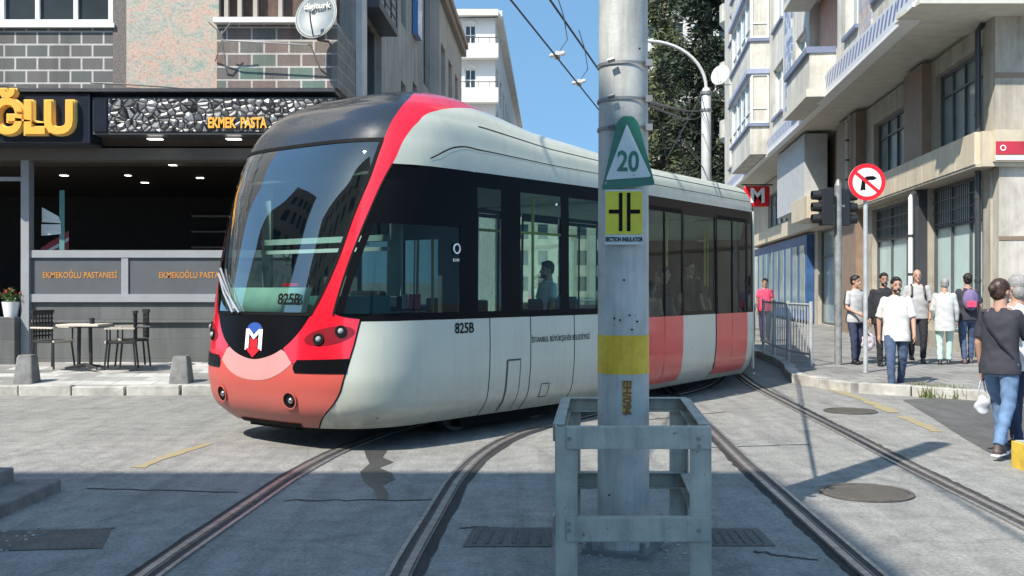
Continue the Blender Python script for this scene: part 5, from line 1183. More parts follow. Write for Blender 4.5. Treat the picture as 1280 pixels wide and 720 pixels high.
MB().tube([(lx, 34, 8.0)]+[(lx-1.9*(1-math.cos(a)), 34, 8.1+1.55*math.sin(a)) for a in np.linspace(0, R(88), 12)]+[(lx-2.4, 34, 9.75)], .055, 10).build('arm', bpy.data.materials['lamp_post_white'], lamp, smooth=True)
MB().ell((lx-2.7, 34, 9.78), .38, .16, .09, None, 16, 8).build('lantern', m_wpost, lamp, smooth=True)
cl = MB(); cl.tube([(lx, 34, 7.9), (lx, 34, 8.0)], .20, 16); cl.tube([(lx, 34, 7.35), (lx, 34, 7.43)], .19, 16); cl.build('clamp_band', m_clamp, lamp)

m_wire = M('wire_black', (.02, .02, .022), .5); m_ins = M('porcelain_insulator', (.55, .53, .50), .3)
def wire(lab, pts, r=.012, sag=0, group=None):
    pts = [Vector(p) for p in pts]; P_ = []
    for a, b in zip(pts, pts[1:]):
        n = 10
        for k in range(n): t = k/n; P_.append(a.lerp(b, t)-Vector((0, 0, 4*sag*t*(1-t))))
    P_.append(pts[-1]); return tag(MB().tube(P_, r, 6).build('overhead_wire', m_wire), lab, 'wire', group)
w0 = (-.03, 15.2); dx, dy = 2.07/9.4, 1
def lw(Y, z): return (w0[0]+dx*(Y-15.2), Y, z)
wire('lower tram contact wire crossing the blue sky, with two clamps on it', [lw(-10, 5.8), lw(6, 5.8), lw(34, 5.82)], .016)
def mw(Y, z): return (.71+(2.1-.71)/6*(Y-19.6), Y, z)
wire('upper thicker messenger wire crossing the blue sky towards the pole', [(-1.6, -5, 7.3), mw(19.6, 7.02), mw(25.6, 7.0), mw(36, 7.0)], .024)
for px, py in ((697, 69), (724, 104)):
    Y = 1.0/((px-640)/F-0)*1; # depth where the contact wire meets this bearing
    Y = (w0[0]-dx*15.2)/((px-640)/F-dx); X, _, _ = lw(Y, 0); t = thing('wire_clamp', 'pale clamp with a droper' if 0 else ('pale clamp on the contact wire, the upper left of two' if px < 700 else 'pale clamp on the contact wire, the lower right of two'), 'clamp', (X, Y, 5.85))
    q = MB(); q.box(X-.05, X+.05, Y-.2, Y+.2, 5.83, 5.90).ell((X-.10, Y, 5.86), .06, .06, .04, None, 10, 6).ell((X+.10, Y, 5.90), .05, .05, .045, None, 10, 6); q.build('clamp_body', m_ins, t)
    Xm, Ym, zm = mw(max(Y, 15), 7.05); Xm = (.71-.2317*19.6)+.2317*Y
    MB().tube([(X, Y, 5.9), (X+.18, Y, 6.15), (X+.12, Y+.1, 6.6), (X+.0, Y+.15, 7.0)], .010, 6).build('dropper', m_wire, t)
wire('black span wire from the pole band to the white lamp post', [(PX+.15, PY, zp(122)), (lx-.15, 34, 7.4)], .014, .05, None)
wire('second black span wire just under the first behind the pole', [(PX+.15, PY+.02, zp(124.5)), (lx-.15, 34, 7.25)], .010, .12, None)
wire('pale stay wire from the lamp post down behind the tram roof', [(lx-.1, 34, 5.5), (3.4, 20.8, 4.55)], .02)
wire('black stay wire crossing in front of the conifers', [(lx-.15, 34, 7.9), (4.0, 27, 4.9)], .018)
wire('thin wire in front of the pale conifer', [(3.3, 24, 5.9), (4.6, 30, 4.6)], .014)
wire('thin wire sloping under the lamp arm', [(2.2, 17, 4.9), (lx-.1, 34, 6.6)], .012, .2)
# ---- bollards in front of the cafe
m_boll = M('bollard_stone', (.17, .17, .165), .8, 0, .3, 9, .5, 30)
def bollard(x, y, lab, hh=.44):
    z = .13; r = [(.155, 0), (.15, .05), (.115, hh-.04), (.095, hh)]
    ri = [[(x+a*s, y+b*s, z+q) for a, b in rounded([(-1, -1), (1, -1), (1, 1), (-1, 1)], .25, 3)] for s, q in r]
    t = MB().loft(ri).build('bollard', m_boll, smooth='auto'); tag(t, lab, 'bollard')
    return t
bollard((34-640)*15.75/F, 15.75, 'short dark stone bollard near the left edge of the pavement')
bollard((227-640)*15.75/F, 15.75, 'short dark stone bollard on the pavement just left of the tram nose', .42)
yb = thing('yellow_block', 'yellow painted concrete block at the right edge by the woman', 'block', (4.5, 8.9, 0))
q = MB(); q.loft([[(4.42+a, 8.88+b, z) for a, b in rounded([(0, 0), (.5, 0), (.5, .35), (0, .35)], .03, 2)] for z in (0, .225)]); q.build('block', M('chipped_yellow', (.62, .42, .05), .6, 0, .25, 10), yb)
MB().box(4.45, 4.88, 8.91, 9.2, .2255, .235).build('top_plate', m_kerb, yb)

# ---- cafe chairs, table, plants
m_rattan = M('black_rattan', (.022, .02, .02), .5, 0, .5, 40); m_wood = M('pale_wood', (.55, .49, .40), .5)
def chair(x, y, rz, lab, z=.27):
    t = thing('cafe_chair', lab, 'chair', (x, y, z), 'cafe chairs around the table'); A = Matrix.Translation((x, y, z)) @ Matrix.Rotation(rz, 4, 'Z')
    MB().box(-.22, .22, -.22, .22, .42, .46, A).build('seat', m_wood if 0 else m_rattan, t, bevel=.01)
    b = MB(); 
    for k in range(7): b.box(-.21+.065*k, -.185+.065*k, .20, .225, .47, .92, A)
    for k in range(6): b.box(-.22, .22, .197, .222, .52+.07*k, .545+.07*k, A)
    b.box(-.23, .23, .19, .235, .90, .95, A); b.build('backrest', m_rattan, t)
    for sx in (-1, 1):
        for sy in (-1, 1): MB().tube([A @ Vector((sx*.2, sy*.2, .42)), A @ Vector((sx*.23, sy*.24, 0))], .016, 6).build('leg', m_rattan, t)
        MB().tube([A @ Vector((sx*.22, -.2, .44)), A @ Vector((sx*.22, -.2, .66))], .013, 6).build('arm_support', m_rattan, t)
        MB().box(sx*.23-.03, sx*.23+.03, -.24, .22, .655, .68, A).build('armrest', m_wood, t)
    MB().box(-.23, .23, -.24, -.215, .43, .465, A).build('seat_edge', m_wood, t)
cxp = lambda px, Y: (px-640)*Y/F
chair(cxp(66, 17.0), 17.0, R(70), 'black wicker cafe chair left of the table, its back to the plants')
chair(cxp(152, 16.95), 16.95, R(-75), 'black wicker cafe chair right of the table, the nearer of two', .26)
chair(cxp(166, 17.3), 17.3, R(-60), 'black wicker cafe chair against the wall right of the table', .28)
tx, ty = cxp(106, 17.0), 17.0; tb = thing('cafe_table', 'square pale topped cafe table on a black pedestal', 'table', (tx, ty, .26))
MB().box(tx-.34, tx+.34, ty-.32, ty+.32, .26+.70, .26+.735).build('table_top', m_wood, tb, bevel=.006)
MB().tube([(tx-.10, ty, .28), (tx-.09, ty, .96)], .03, 10).tube([(tx+.10, ty, .28), (tx+.09, ty, .96)], .03, 10).build('pedestal', m_rattan, tb)
q = MB()
for a in (R(30), R(150), R(210), R(330)): q.tube([(tx, ty, .33), (tx+.3*math.cos(a), ty+.3*math.sin(a), .28)], [.03, .018], 8)
q.build('foot', m_rattan, tb)
tag(MB().tube([(tx+.12, ty, .997), (tx+.12, ty, 1.09)], .04, 12).build('ashtray', m_dark), 'small black holder standing on the cafe table', 'holder')
m_leaf2 = M('plant_leaf', (.06, .12, .03), .6, 0, .4, 8)
def leaf_cloud(cen, rad, n, size, mat, name, parent, seed=1, squash=1):
    r = np.random.default_rng(seed); d = r.standard_normal((n, 3)); d /= np.linalg.norm(d, axis=1)[:, None]; p = cen+d*(r.random(n)**.4)[:, None]*rad
    mb = MB()
    for q in p:
        a = r.standard_normal(3); a /= np.linalg.norm(a); b = np.cross(a, r.standard_normal(3)); b /= np.linalg.norm(b)+1e-9; s = size*r.uniform(.6, 1.3)
        mb.add([q-a*s, q+b*s*.4, q+a*s, q-b*s*.4], [(0, 1, 2, 3)])
    return mb.build(name, mat, parent)
pt = thing('potted_plant', 'white plant pot on the low wall at the left edge', 'plant', (-8.72, 18.1, .75))
MB().tube([(-8.72, 18.1, 1.08), (-8.72, 18.1, 1.34)], [.11, .15], 20).build('pot', m_white, pt, smooth='auto')
leaf_cloud(np.array([-8.72, 18.1, 1.46]), np.array([.2, .15, .13]), 90, .06, m_leaf2, 'foliage', pt)
leaf_cloud(np.array([-8.72, 18.08, 1.5]), np.array([.2, .15, .10]), 22, .04, M('flower_red', (.5, .04, .05), .6), 'flowers', pt, 3)
ws_ = MB().box(-9.2, -8.56, 17.9, 18.19, .2, 1.08); tag(ws_.build('planter_box', m_base, bevel=.01), 'grey stone planter ledge under the white pot', 'planter')
pp = thing('window_notice', 'white paper notice stuck inside the cafe glass', 'notice', (-7.95, 18.35, 2.7))
q = MB(); q.add([(-8.27, 18.3, 3.00), (-7.98, 18.3, 2.84), (-7.93, 18.3, 2.72), (-8.27, 18.3, 2.74)], [(0, 1, 2, 3)]); q.add([(-8.28, 18.3, 2.70), (-7.94, 18.3, 2.70), (-7.93, 18.3, 2.53), (-8.28, 18.3, 2.50)], [(0, 1, 2, 3)]); s_ = q.build('paper', m_signw, pp); s_.modifiers.new('t', 'SOLIDIFY').thickness = .004
MB().box(-7.97, -7.88, 18.31, 18.33, 2.25, 3.3).build('glass_edge', M('teal_glass_edge', (.10, .22, .22), .15), pp)
bn = thing('red_banner', 'red and white striped cloth hanging inside the cafe door', 'banner', (-8.2, 18.5, 2.3))
q = MB(); q.grid([(-8.38+.5*i/6, 18.5+.02*math.sin(i*2), 1.9+.4*j/3+.05*i) for j in range(4) for i in range(7)], 6, 3); s_ = q.build('red_cloth', M('banner_red', (.42, .06, .08), .7), bn); s_.modifiers.new('t', 'SOLIDIFY').thickness = .006
q = MB(); q.grid([(-8.38+.5*i/6, 18.49+.02*math.sin(i*2), 2.12+.06*j/3+.05*i) for j in range(4) for i in range(7)], 6, 3); s_ = q.build('white_stripe', m_white, bn); s_.modifiers.new('t', 'SOLIDIFY').thickness = .006

# ================================================================ conifers
m_fol = M('conifer_dark', (.022, .034, .018), .7, 0, .4, 1.5, col2=(.05, .07, .032)); m_fol2 = M('conifer_light', (.06, .075, .03), .7, 0, .4, .8, col2=(.15, .17, .07)); m_bark = M('bark', (.10, .075, .055), .9)
def conifer(x, y, h, rad, lab, mf, seed, n=150, z0=1.5):
    t = thing('conifer', lab, 'tree', (x, y, 0), 'conifers behind the buildings'); r = np.random.default_rng(seed)
    MB().tube([(x, y, 0), (x+.1, y, h*.5), (x, y, h)], [.45, .28, .05], 10).build('trunk', m_bark, t)
    mb = MB(); lb = MB()
    for i in range(n):
        f = r.random()**.9; z = z0+(h-z0)*f; R_ = rad*(1-f)**.6*(1.0+.45*math.sin(f*40+seed))*r.uniform(.55, 1.15)+.3; a = r.uniform(0, 6.283); droop = r.uniform(-.35, .05)
        tip = Vector((math.cos(a)*R_, math.sin(a)*R_, droop*R_)); lb.tube([(x, y, z), Vector((x, y, z))+tip], [.06, .015], 5)
        m_ = int(34*max(R_, .6))
        for k in range(m_):
            s = r.random()**.7; c = Vector((x, y, z))+tip*s+Vector(r.normal(0, .22+.13*s, 3)); c.z -= abs(r.normal(0, .15))
            d = Vector((tip.x, tip.y, -.2*R_)).normalized()+Vector(r.normal(0, .6, 3)); d.normalize(); w = d.cross(Vector(r.normal(0, 1, 3))).normalized(); L = r.uniform(.16, .36)
            mb.add([c-d*L, c+w*L*.32, c+d*L, c-w*L*.32], [(0, 1, 2, 3)])
    lb.build('branches', m_bark, t); mb.build('foliage', mf, t)
conifer(15.9, 84, 33, 4.2, 'tall dark conifer against the edge of the cream building', m_fol, 3, 330)
conifer(13.0, 90, 31, 3.8, 'lighter olive green conifer behind the curved lamp arm', m_fol2, 5, 190)
conifer(15.0, 100, 27, 4.0, 'dense dark conifer filling the gap low behind the lamp post', m_fol, 8, 260)
gw = np.random.default_rng(4)
for i, (px, py, s) in enumerate([(1148, 493, .10), (1165, 497, .15), (1180, 496, .20), (1192, 498, .16), (1203, 499, .13)]):
    x, y = g(px, py); m = MB()
    for k in range(150):
        a = gw.uniform(0, 6.28); rr = gw.uniform(0, s*1.3); b = Vector((x+rr*math.cos(a), y+rr*.5*math.sin(a), 0)); tp = b+Vector((gw.normal(0, .05), gw.normal(0, .05), gw.uniform(.06, .22))); m.add([b-Vector((.009, 0, 0)), b+Vector((.009, 0, 0)), tp], [(0, 1, 2)])
    tag(m.build('weeds', M('dry_weeds', (.12, .14, .04), .8, 0, .4, 20) if i == 0 else bpy.data.materials['dry_weeds']), 'dry green weeds growing along the right kerb', kind='stuff')
# ================================================================ people
def cloth_noise(o, s, f, seed=0):
    me = o.data; n = len(me.vertices); co = np.empty(n*3, 'f'); me.vertices.foreach_get('co', co); co = co.reshape(-1, 3); no = np.empty(n*3, 'f'); me.vertices.foreach_get('normal', no); no = no.reshape(-1, 3)
    p = co*f+seed; w = np.sin(p[:, 0]*1.7+np.sin(p[:, 2]*2.3+p[:, 1]*1.1))*.6+np.sin(p[:, 2]*2.9+p[:, 0]*1.3+np.sin(p[:, 1]*3.1)*1.5)*.7+np.sin(p[:, 1]*4.1+p[:, 2]*3.7)*.35
    me.vertices.foreach_set('co', (co+no*(w*s)[:, None]).ravel().astype('f')); me.update()
def remeshed(mb, name, mat, parent, voxel, smooth=3, noise_=0, f=20, seed=0):
    o = mb.build(name, mat, parent); m = o.modifiers.new('r', 'REMESH'); m.mode = 'VOXEL'; m.voxel_size = voxel
    s = o.modifiers.new('s', 'SMOOTH'); s.iterations = smooth; s.factor = .5
    bpy.context.view_layer.update(); me = bpy.data.meshes.new_from_object(o.evaluated_get(bpy.context.evaluated_depsgraph_get()))
    o.modifiers.clear(); old = o.data; o.data = me; bpy.data.meshes.remove(old); me.name = name
    if not me.materials: me.materials.append(mat)
    me.polygons.foreach_set('use_smooth', [True]*len(me.polygons))
    if noise_: cloth_noise(o, noise_, f, seed)
    return o
def ellring(c, rx, ry, n=20, A=None, p=2.3):
    out = []
    for k in range(n):
        a = 2*math.pi*k/n; ca, sa = math.cos(a), math.sin(a)
        v = Vector((c[0]+rx*math.copysign(abs(ca)**(2/p), ca), c[1]+ry*math.copysign(abs(sa)**(2/p), sa), c[2])); out.append(A @ v if A else v)
    return out
m_skin = M('skin_tan', (.42, .24, .17), .5, 0, .08, 8); m_skin2 = M('skin_brown', (.33, .18, .12), .5, 0, .08, 8)
m_hair = M('dark_hair', (.018, .013, .010), .55, 0, .4, 30); m_hairg = M('grey_hair', (.26, .25, .24), .6, 0, .3, 30); m_hairb = M('brown_hair', (.045, .022, .014), .5, 0, .4, 25)
m_eye = M('eye_dark', (.02, .015, .012), .2)
def person(lab, x, y, z, face, H=1.75, stride=.0, phase=1, arms=((.06, .10), (.06, -.05)), lean=0, head_turn=0, shirt=None, trousers=None, shoe=None, skin=None, hair=None, hair_style='short', beard=False,
           fat=1.0, shirt_hem=.86, sleeve=.55, bent=(0, 0), long_skirt=False, quality=1, fem=False, seated=False, extras=None):
    k = H/1.75; t = thing('person', lab, 'person', (x, y, z)); A = Matrix.Translation((x, y, z)) @ Matrix.Rotation(face, 4, 'Z') @ Matrix.Scale(k, 4)
    V = lambda a, b, c: A @ Vector((a, b, c)); skin = skin or m_skin; shoe = shoe or m_dark; vx = .0085*k if quality > 1 else .013*k
    ln = lambda zz: lean*(zz-.9)      # forward lean of the upper body
    sh = .175*(.92 if fem else 1)*(.5+.5*fat); hp = .092
    # legs
    legs = []
    for s in (-1, 1):
        st = stride*phase*s; hip = Vector((s*hp, 0, .92)); foot = Vector((s*(hp-.01), st, .085+ (.05 if st < -.1 else 0)))
        knee = (hip+foot)/2+Vector((s*.01, .035+abs(st)*.22, 0.01)); legs.append((hip, knee, foot, st))
    arms_j = []
    for s, (fw, ew) in zip((-1, 1), arms):
        shd = Vector((s*(sh-.012), ln(1.40), 1.395)); elb = shd+Vector((s*(.045+.02*fat), fw*.9-.02, -.275)); b = bent[0] if s < 0 else bent[1]
        if b: d = Vector((-s*.10*b, .22*b, -.235*(1-b)+.05*b)).normalized()*.245; wr = elb+d
        else: wr = elb+Vector((-s*.0, fw*.5+.05+ew*.3, -.245)).normalized()*.245
        arms_j.append((shd, elb, wr, s))
    # --- body: one continuous skin surface
    bm = MB()
    hd = Vector((0, ln(1.62)+.015, 1.625)); HR = Matrix.Rotation(head_turn, 4, 'Z')
    def hv(a, b, c): q = HR @ Vector((a, b, c)); return A @ (hd+q)
    hm = A.to_3x3().to_4x4() @ HR
    bm.ell(A @ (hd+Vector((0, -.008, .03))), .074, .092, .098, hm, 20, 14); bm.ell(hv(0, .022, -.045), .056, .066, .072, hm, 16, 10)      # skull, jaw
    bm.ell(hv(0, .088, -.098), .022, .016, .018, hm, 10, 6); bm.capsule(hv(0, .086, .012), hv(0, .104, -.028), .009, .0155)                          # chin, nose
    bm.capsule(hv(-.022, .080, -.062), hv(.022, .080, -.062), .0085, .0085, 8)
    for s in (-1, 1): bm.ell(hv(s*.076, -.005, -.005), .011, .022, .032, hm, 10, 8)
    bm.capsule(V(0, ln(1.46)-.012, 1.44), V(0, ln(1.55)+.0, 1.57), .062, .055)
    tors = [(.86, .135, .095), (.94, .158*(1.04 if fem else 1), .112), (1.05, .138*fat**.5, .098*fat), (1.18, .148*fat**.3, .105*fat), (1.30, .168, .108), (1.38, .172, .095), (1.44, .135, .07), (1.48, .07, .055)]
    bm.loft([ellring((0, ln(zz), zz), rx*fat**.5, ry, 20, A) for zz, rx, ry in tors])
    for (hip, knee, foot, st) in legs:
        bm.capsule(A @ hip, A @ knee, .085*k*fat**.5, .055*k, 12); bm.capsule(A @ knee, A @ foot, .056*k, .036*k, 12)
        bm.capsule(A @ (foot+Vector((0, 0, -.04))), A @ (foot+Vector((0, .12, -.055))), .035*k, .028*k)
    for (shd, elb, wr, s) in arms_j:
        bm.capsule(A @ shd, A @ elb, .050*k, .040*k, 12); bm.capsule(A @ elb, A @ wr, .040*k, .026*k, 12)
        d = (wr-elb).normalized(); pc = wr+d*.05; side = Vector((0, 1, 0)) if abs(d.y) < .8 else Vector((0, 0, 1)); side = (side-d*side.dot(d)).normalized(); palm = d.cross(side)*(-s)
        bm.capsule(A @ (wr+d*.02), A @ (wr+d*.075), .026*k, .030*k, 10); bm.ell(A @ pc, .018*k, .036*k, .044*k, (A.to_3x3().normalized() @ Matrix((palm.normalized(), side, d)).transposed()).to_4x4(), 10, 8)
        fr_ = .0085*k if quality > 1 else .0105*k
        for i, (o, L) in enumerate(((.030, .065), (.010, .075), (-.010, .070), (-.029, .055))):
            b0 = wr+d*.085+side*o; b1 = b0+d*L*.5+side*o*.15; b2 = b1+(d*.75-palm*(-.5)).normalized()*L*.5
            bm.capsule(A @ b0, A @ b1, fr_, fr_, 6); bm.capsule(A @ b1, A @ b2, fr_, fr_*.85, 6)
        b0 = wr+d*.035+side*.025; b1 = b0+(side*.75+d*.65).normalized()*.035; bm.capsule(A @ b0, A @ b1, fr_*1.2, fr_*1.1, 6); bm.capsule(A @ b1, A @ (b1+d*.032+palm*.01), fr_*1.1, fr_*.9, 6)
    remeshed(bm, 'body', skin, t, min(vx, .0115) if quality < 2 else .0075, 2)
    e = MB()
    for s in (-1, 1): e.ell(hv(s*.030, .080, .008), .0085, .006, .0045, hm, 10, 6)
    e.build('eyes', m_eye, t, smooth=True)
    e = MB()
    for s in (-1, 1): e.capsule(hv(s*.016, .088, .030), hv(s*.045, .076, .030), .003, .0025, 6)
    e.build('eyebrows', hair or m_hair, t)
    # --- shirt
    sm_ = MB(); gr_ = 1.12; hem = shirt_hem
    T_ = [(hem-.02, .186, .142), (hem+.07, .182, .138), (1.05, .160*fat**.5, .116*fat), (1.18, .165*fat**.3, .120*fat), (1.30, .180, .118), (1.38, .180, .103), (1.435, .135, .078), (1.475, .078, .064)]
    sm_.loft([ellring((0, ln(zz), zz), rx*fat**.5*(1.06 if zz < 1.2 else 1), ry, 22, A) for zz, rx, ry in T_])
    for (shd, elb, wr, s) in arms_j:
        if sleeve <= 1: end = shd.lerp(elb, sleeve*1.15 if sleeve < .87 else 1); sm_.capsule(A @ shd, A @ shd.lerp(end, .15), .063*k, .064*k, 14); sm_.tube([A @ shd, A @ end], [.063*k, .066*k], 14)
        else: sm_.capsule(A @ shd, A @ elb, .064*k, .054*k, 14); sm_.tube([A @ elb, A @ elb.lerp(wr, .95)], [.054*k, .040*k], 14)
    remeshed(sm_, 'shirt', shirt, t, vx, 3, .003*k, 14, x*3)
    # --- trousers
    tm = MB(); tm.loft([ellring((0, ln(.9)*.3, zz), rx, ry, 22, A) for zz, rx, ry in ((.80, .145, .105), (.88, .168*(1.03 if fem else 1)*fat**.4, .122), (.96, .150*fat**.4, .110), (1.0, .14*fat**.4, .10))])
    if long_skirt:
        tm = MB(); tm.loft([ellring((0, 0, zz), rx, ry, 24, A) for zz, rx, ry in ((.16, .21, .19), (.5, .20, .17), (.85, .175, .14), (1.0, .15, .11))])
    else:
        for (hip, knee, foot, st) in legs:
            tm.capsule(A @ hip, A @ knee, .098*k*fat**.4, .070*k, 14); tm.capsule(A @ knee, A @ knee.lerp(foot, .5), .070*k, .060*k, 14); tm.tube([A @ knee.lerp(foot, .45), A @ (foot+Vector((0, 0, .015)))], [.060*k, .054*k], 14)
    remeshed(tm, 'skirt' if long_skirt else 'trousers', trousers, t, vx, 3, .0032*k, 17, y)
    for (hip, knee, foot, st) in legs:
        q = MB(); f0 = foot; lo = -.05
        q.capsule(A @ (f0+Vector((0, -.03, lo))), A @ (f0+Vector((0, .13, lo-.002))), .042*k, .036*k, 12); q.capsule(A @ (f0+Vector((0, -.01, -.01))), A @ (f0+Vector((0, .03, -.03))), .042*k, .04*k, 12)
        so = remeshed(q, 'shoe', shoe, t, .010, 2)
        MB().box(-.042, .042, -.075, .168, -.0905, -.066, A @ Matrix.Translation(f0)).build('sole', m_white if quality > 1 else m_dark, so, bevel=.012)
    # --- hair
    if hair_style != 'bald':
        hm_ = MB(); 
        if hair_style == 'short': hm_.ell(hv(0, -.022, .052), .084, .098, .090, hm, 20, 12); hm_.ell(hv(0, -.045, .005), .078, .068, .075, hm, 18, 10); hm_.ell(hv(0, .035, .098), .055, .05, .03, hm, 12, 8)
        if hair_style == 'bun': hm_.ell(hv(0, -.024, .048), .087, .100, .092, hm, 20, 12); hm_.ell(hv(0, -.05, .0), .080, .072, .085, hm, 18, 10); hm_.ell(hv(0, -.125, .035), .042, .042, .046, hm, 14, 10)
        if hair_style == 'bob': hm_.ell(hv(0, -.024, .048), .090, .103, .096, hm, 20, 12); hm_.ell(hv(0, -.045, -.035), .092, .075, .095, hm, 18, 10)
        if hair_style == 'scarf': hm_.ell(hv(0, -.018, .040), .094, .112, .104, hm, 20, 12); hm_.ell(hv(0, -.03, -.06), .090, .095, .10, hm, 18, 10); hm_.ell(hv(0, -.03, -.14), .13, .10, .06, hm, 18, 10)
        remeshed(hm_, 'headscarf' if hair_style == 'scarf' else 'hair', hair, t, .009, 1, .0022, 90)
    else:
        hm_ = MB(); hm_.ell(hv(0, -.05, .0), .081, .058, .040, hm, 18, 10); remeshed(hm_, 'hair', hair or m_hairg, t, .009, 1)
    if beard:
        q = MB(); q.ell(hv(0, .040, -.078), .058, .056, .038, hm, 16, 10); q.capsule(hv(-.02, .090, -.050), hv(.02, .090, -.050), .003, .003, 6); remeshed(q, 'beard', hair, t, .008, 1, .001, 90)
    if extras: extras(t, A, V, arms_j, k)
    return t
cl = lambda n, c, v=.12: M(n, c, .85, 0, v, 9, .25, 90)
m_tee = cl('white_tee', (.64, .63, .60), .05); m_jean = cl('blue_jeans', (.055, .085, .15), .2); m_jean2 = cl('light_jeans', (.12, .20, .33), .25); m_black = cl('black_cotton', (.016, .016, .02)); m_char = cl('charcoal_cotton', (.032, .032, .042))
m_lt = cl('light_shirt', (.46, .46, .45), .08); m_mint = cl('mint_trousers', (.42, .58, .50), .08); m_pink = cl('pink_cloth', (.60, .06, .13)); m_navyc = cl('navy_cloth', (.03, .04, .08)); m_purple = cl('purple_backpack', (.16, .12, .24), .3)
m_bagw = M('white_plastic_bag', (.50, .52, .54), .35, 0, .2, 8); m_sneak = M('sneaker', (.10, .07, .065), .6, 0, .4, 12)
def facing(dx, dy): return math.atan2(-dx, dy)          # rotation that turns local +Y to (dx, dy)

def bag_on(s, mat, size=.14, drop=.28, name='bag'):
    def f(t, A, V, aj, k):
        shd, elb, wr, sg = aj[s]; h_ = wr+(wr-elb).normalized()*.10; q = MB(); c = A @ (h_+Vector((0, 0, -drop)))
        q.ell(c, size, size*.6, size*1.35, None, 16, 12); o = remeshed(q, name, mat, t, .014, 1, .012, 14, c.x)
        MB().tube([A @ h_, A @ (h_+Vector((-.04, 0, -drop+.12)))], .008, 6).tube([A @ h_, A @ (h_+Vector((.04, 0, -drop+.12)))], .008, 6).build('bag_handle', mat, o)
    return f
# walking man in white tee
person('man in white T-shirt and blue jeans walking towards the viewer off the kerb', 5.83, 15.78, 0, facing(-.25, -1), 1.74, .19, 1, ((.05, .1), (-.08, 0)), .02, R(8), m_tee, m_jean, m_dark, m_skin, m_hair, 'short', True, 1.12, .80, .78, quality=2)
# woman in front right, seen from behind, walking away to the right
def crossbody(t, A, V, aj, k):
    q = MB(); q.tube([V(-.15, -.075, 1.42), V(-.06, -.135, 1.28), V(.06, -.135, 1.12), V(.155, -.07, .98)], .011, 6); q.tube([V(-.15, -.075, 1.42), V(-.13, .06, 1.42), V(0, .14, 1.2), V(.155, .06, 1.0)], .011, 6); q.build('bag_strap', m_dark, t)
    bag_on(0, m_bagw, .075, .30)(t, A, V, aj, k)
person('woman in black T-shirt and rolled light jeans seen from behind at the right', 4.56, 9.72, 0, facing(.8, .75), 1.66, .25, -1, ((.02, 0), (.25, .2)), .03, R(-18), m_char, m_jean2, m_sneak, m_skin, m_hairb, 'bun', False, 1.0, .84, .70, bent=(0, .55), quality=2, fem=True, extras=crossbody)
person('grey haired person in white T-shirt at the right edge facing the woman in black', 4.93, 10.15, 0, facing(-.4, .8), 1.70, .08, 1, ((.05, 0), (.05, 0)), 0, R(10), m_tee, m_navyc, m_dark, m_skin, m_hairg, 'bob', False, 1.05, .82, .8, quality=2)
# the group on the pavement
def shoulder_bag(t, A, V, aj, k):
    q = MB(); q.ell(V(-.26, 0, .98), .07*k, .14*k, .12*k, A.to_3x3().normalized().to_4x4(), 14, 10); o = remeshed(q, 'shoulder_bag', m_navyc, t, .014, 2); MB().tube([V(-.22, 0, 1.08), V(-.13, 0, 1.46), V(-.24, -.06, 1.08)], .012, 6).build('bag_strap', m_navyc, o)
person('bearded man in dark clothes standing just behind the sign pole', 6.90, 19.3, .135, facing(-.1, -1), 1.72, .06, 1, ((.02, 0), (.02, 0)), 0, 0, m_black, m_black, m_dark, m_skin2, m_hair, 'short', True, 1.38, .80, 1.4, quality=1)
def bags(t, A, V, aj, k): bag_on(0, M('pink_white_bag', (.62, .40, .46), .4, 0, .3, 12, col2=(.75, .75, .78)), .13, .34)(t, A, V, aj, k); shoulder_bag(t, A, V, aj, k)
person('person in pale shirt with shoulder bag and shopping bags beside the sign pole', 6.52, 19.75, .135, facing(.3, -1), 1.68, .08, 1, ((.02, 0), (.05, 0)), 0, R(20), m_lt, m_navyc, m_dark, m_skin, m_hair, 'short', False, 1.0, .84, .7, bent=(0, .6), extras=bags)
def straps(t, A, V, aj, k):
    q = MB()
    for s in (-1, 1): q.tube([V(s*.10, -.06, 1.47), V(s*.105, .085, 1.43), V(s*.115, .135, 1.28), V(s*.15, .06, 1.10)], .019, 8)
    q.build('backpack_strap', m_dark, t); q = MB(); q.ell(V(0, -.17, 1.25), .13*k, .07*k, .19*k, A.to_3x3().normalized().to_4x4(), 14, 10); remeshed(q, 'backpack', m_dark, t, .014, 2)
person('bald man in light grey shirt with black backpack straps walking this way', 7.83, 20.1, .135, facing(-.2, -1), 1.80, .12, -1, ((.04, 0), (.04, .1)), 0, 0, cl('grey_beige_shirt', (.38, .37, .36)), m_black, m_sneak, m_skin, m_hairg, 'bald', False, 1.2, .84, .75, bent=(.25, .1), extras=straps)
person('elderly grey haired person in long pale shirt and mint trousers', 8.15, 19.6, .135, facing(.4, 1), 1.62, .07, 1, ((.03, 0), (.03, 0)), .1, R(15), m_lt, m_mint, m_dark, m_skin, m_hairg, 'short', False, 1.05, .70, 1.4, bent=(.35, .0))
def pack(t, A, V, aj, k):
    q = MB(); q.ell(V(0, -.19, 1.24), .15*k, .09*k, .21*k, A.to_3x3().normalized().to_4x4(), 16, 12); o = remeshed(q, 'backpack', m_purple, t, .013, 2)
    MB().box(-.09, .09, -.285, -.27, 1.10, 1.22, A).build('backpack_pocket', m_pink, o, bevel=.02)
person('person with dark hair and purple backpack seen from behind in blue jeans', 8.72, 19.9, .135, facing(.15, 1), 1.72, .10, 1, ((.05, 0), (.02, 0)), 0, 0, m_char, m_jean, m_sneak, m_skin, m_hair, 'bun', False, 1.02, .86, .7, extras=pack)
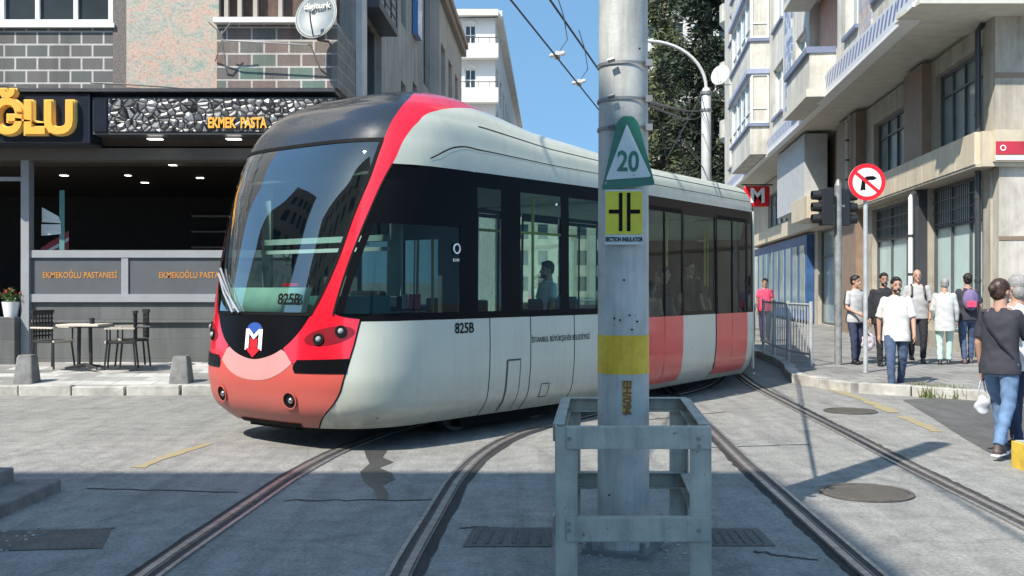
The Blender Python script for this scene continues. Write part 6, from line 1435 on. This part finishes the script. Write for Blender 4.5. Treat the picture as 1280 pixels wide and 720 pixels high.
person('person in bright pink top behind the pedestrian fence', 6.86, 28.2, .135, facing(-.3, -1), 1.70, .05, 1, shirt=m_pink, trousers=m_navyc, skin=m_skin, hair=m_hair, fem=True)
lt_ = np.random.default_rng(12); lm_ = MB()
for i in range(60):
    k_ = i % 3; x, y = (lt_.uniform(-9, -4.5), lt_.uniform(15.0, 15.38)) if k_ == 0 else ((lt_.uniform(5.6, 7.4), 0) if k_ == 1 else (lt_.uniform(-3.3, 2.5), lt_.uniform(4.6, 8.5)))
    if k_ == 1: y = 15.35-(x-5.6)*.95
    a = lt_.uniform(0, 3.1); s = lt_.uniform(.008, .022); c_, s_ = math.cos(a)*s, math.sin(a)*s
    lm_.add([(x-c_, y-s_, .006), (x+s_*.5, y-c_*.5, .012), (x+c_, y+s_, .008), (x-s_*.5, y+c_*.5, .014)], [(0, 1, 2, 3)])
tag(lm_.build('litter', M('dry_litter', (.34, .29, .2), .8, 0, .5, 30)), 'small dry leaves and scraps scattered on the road', kind='stuff')
# passengers inside the tram
def inside(T, x, y, lab, fdir, H, sh_, hs='short', hr=None, beard=False):
    w = T @ Vector((x, y, .42 if T is T1 else .37)); person(lab, w.x, w.y, w.z, fdir, H, .0, 1, shirt=sh_, trousers=m_navyc, skin=m_skin, hair=hr or m_hair, hair_style=hs, beard=beard)
inside(T1, -3.68, .86, 'bearded passenger in white shirt by the saloon window behind the pole', facing(-.8, -.4), 1.48, m_tee, beard=True)
inside(T2, -1.75, .8, 'passenger in dark top between the two red doors, dark hair', facing(.8, -.5), 1.52, m_black)
inside(T2, -2.15, .55, 'passenger in pale top standing beside the far red door', facing(-.7, -.5), 1.50, m_lt, 'bob', m_hairb)
inside(T2, -2.75, .75, 'passenger in black behind the glass of the farther red door', facing(.4, -.6), 1.62, m_black)
inside(T2, -3.25, .65, 'passenger wearing a dark green headscarf inside the farther red door', facing(.1, -1), 1.5, cl('dark_green_coat', (.03, .05, .035)), 'scarf', cl('green_scarf', (.03, .055, .045)))
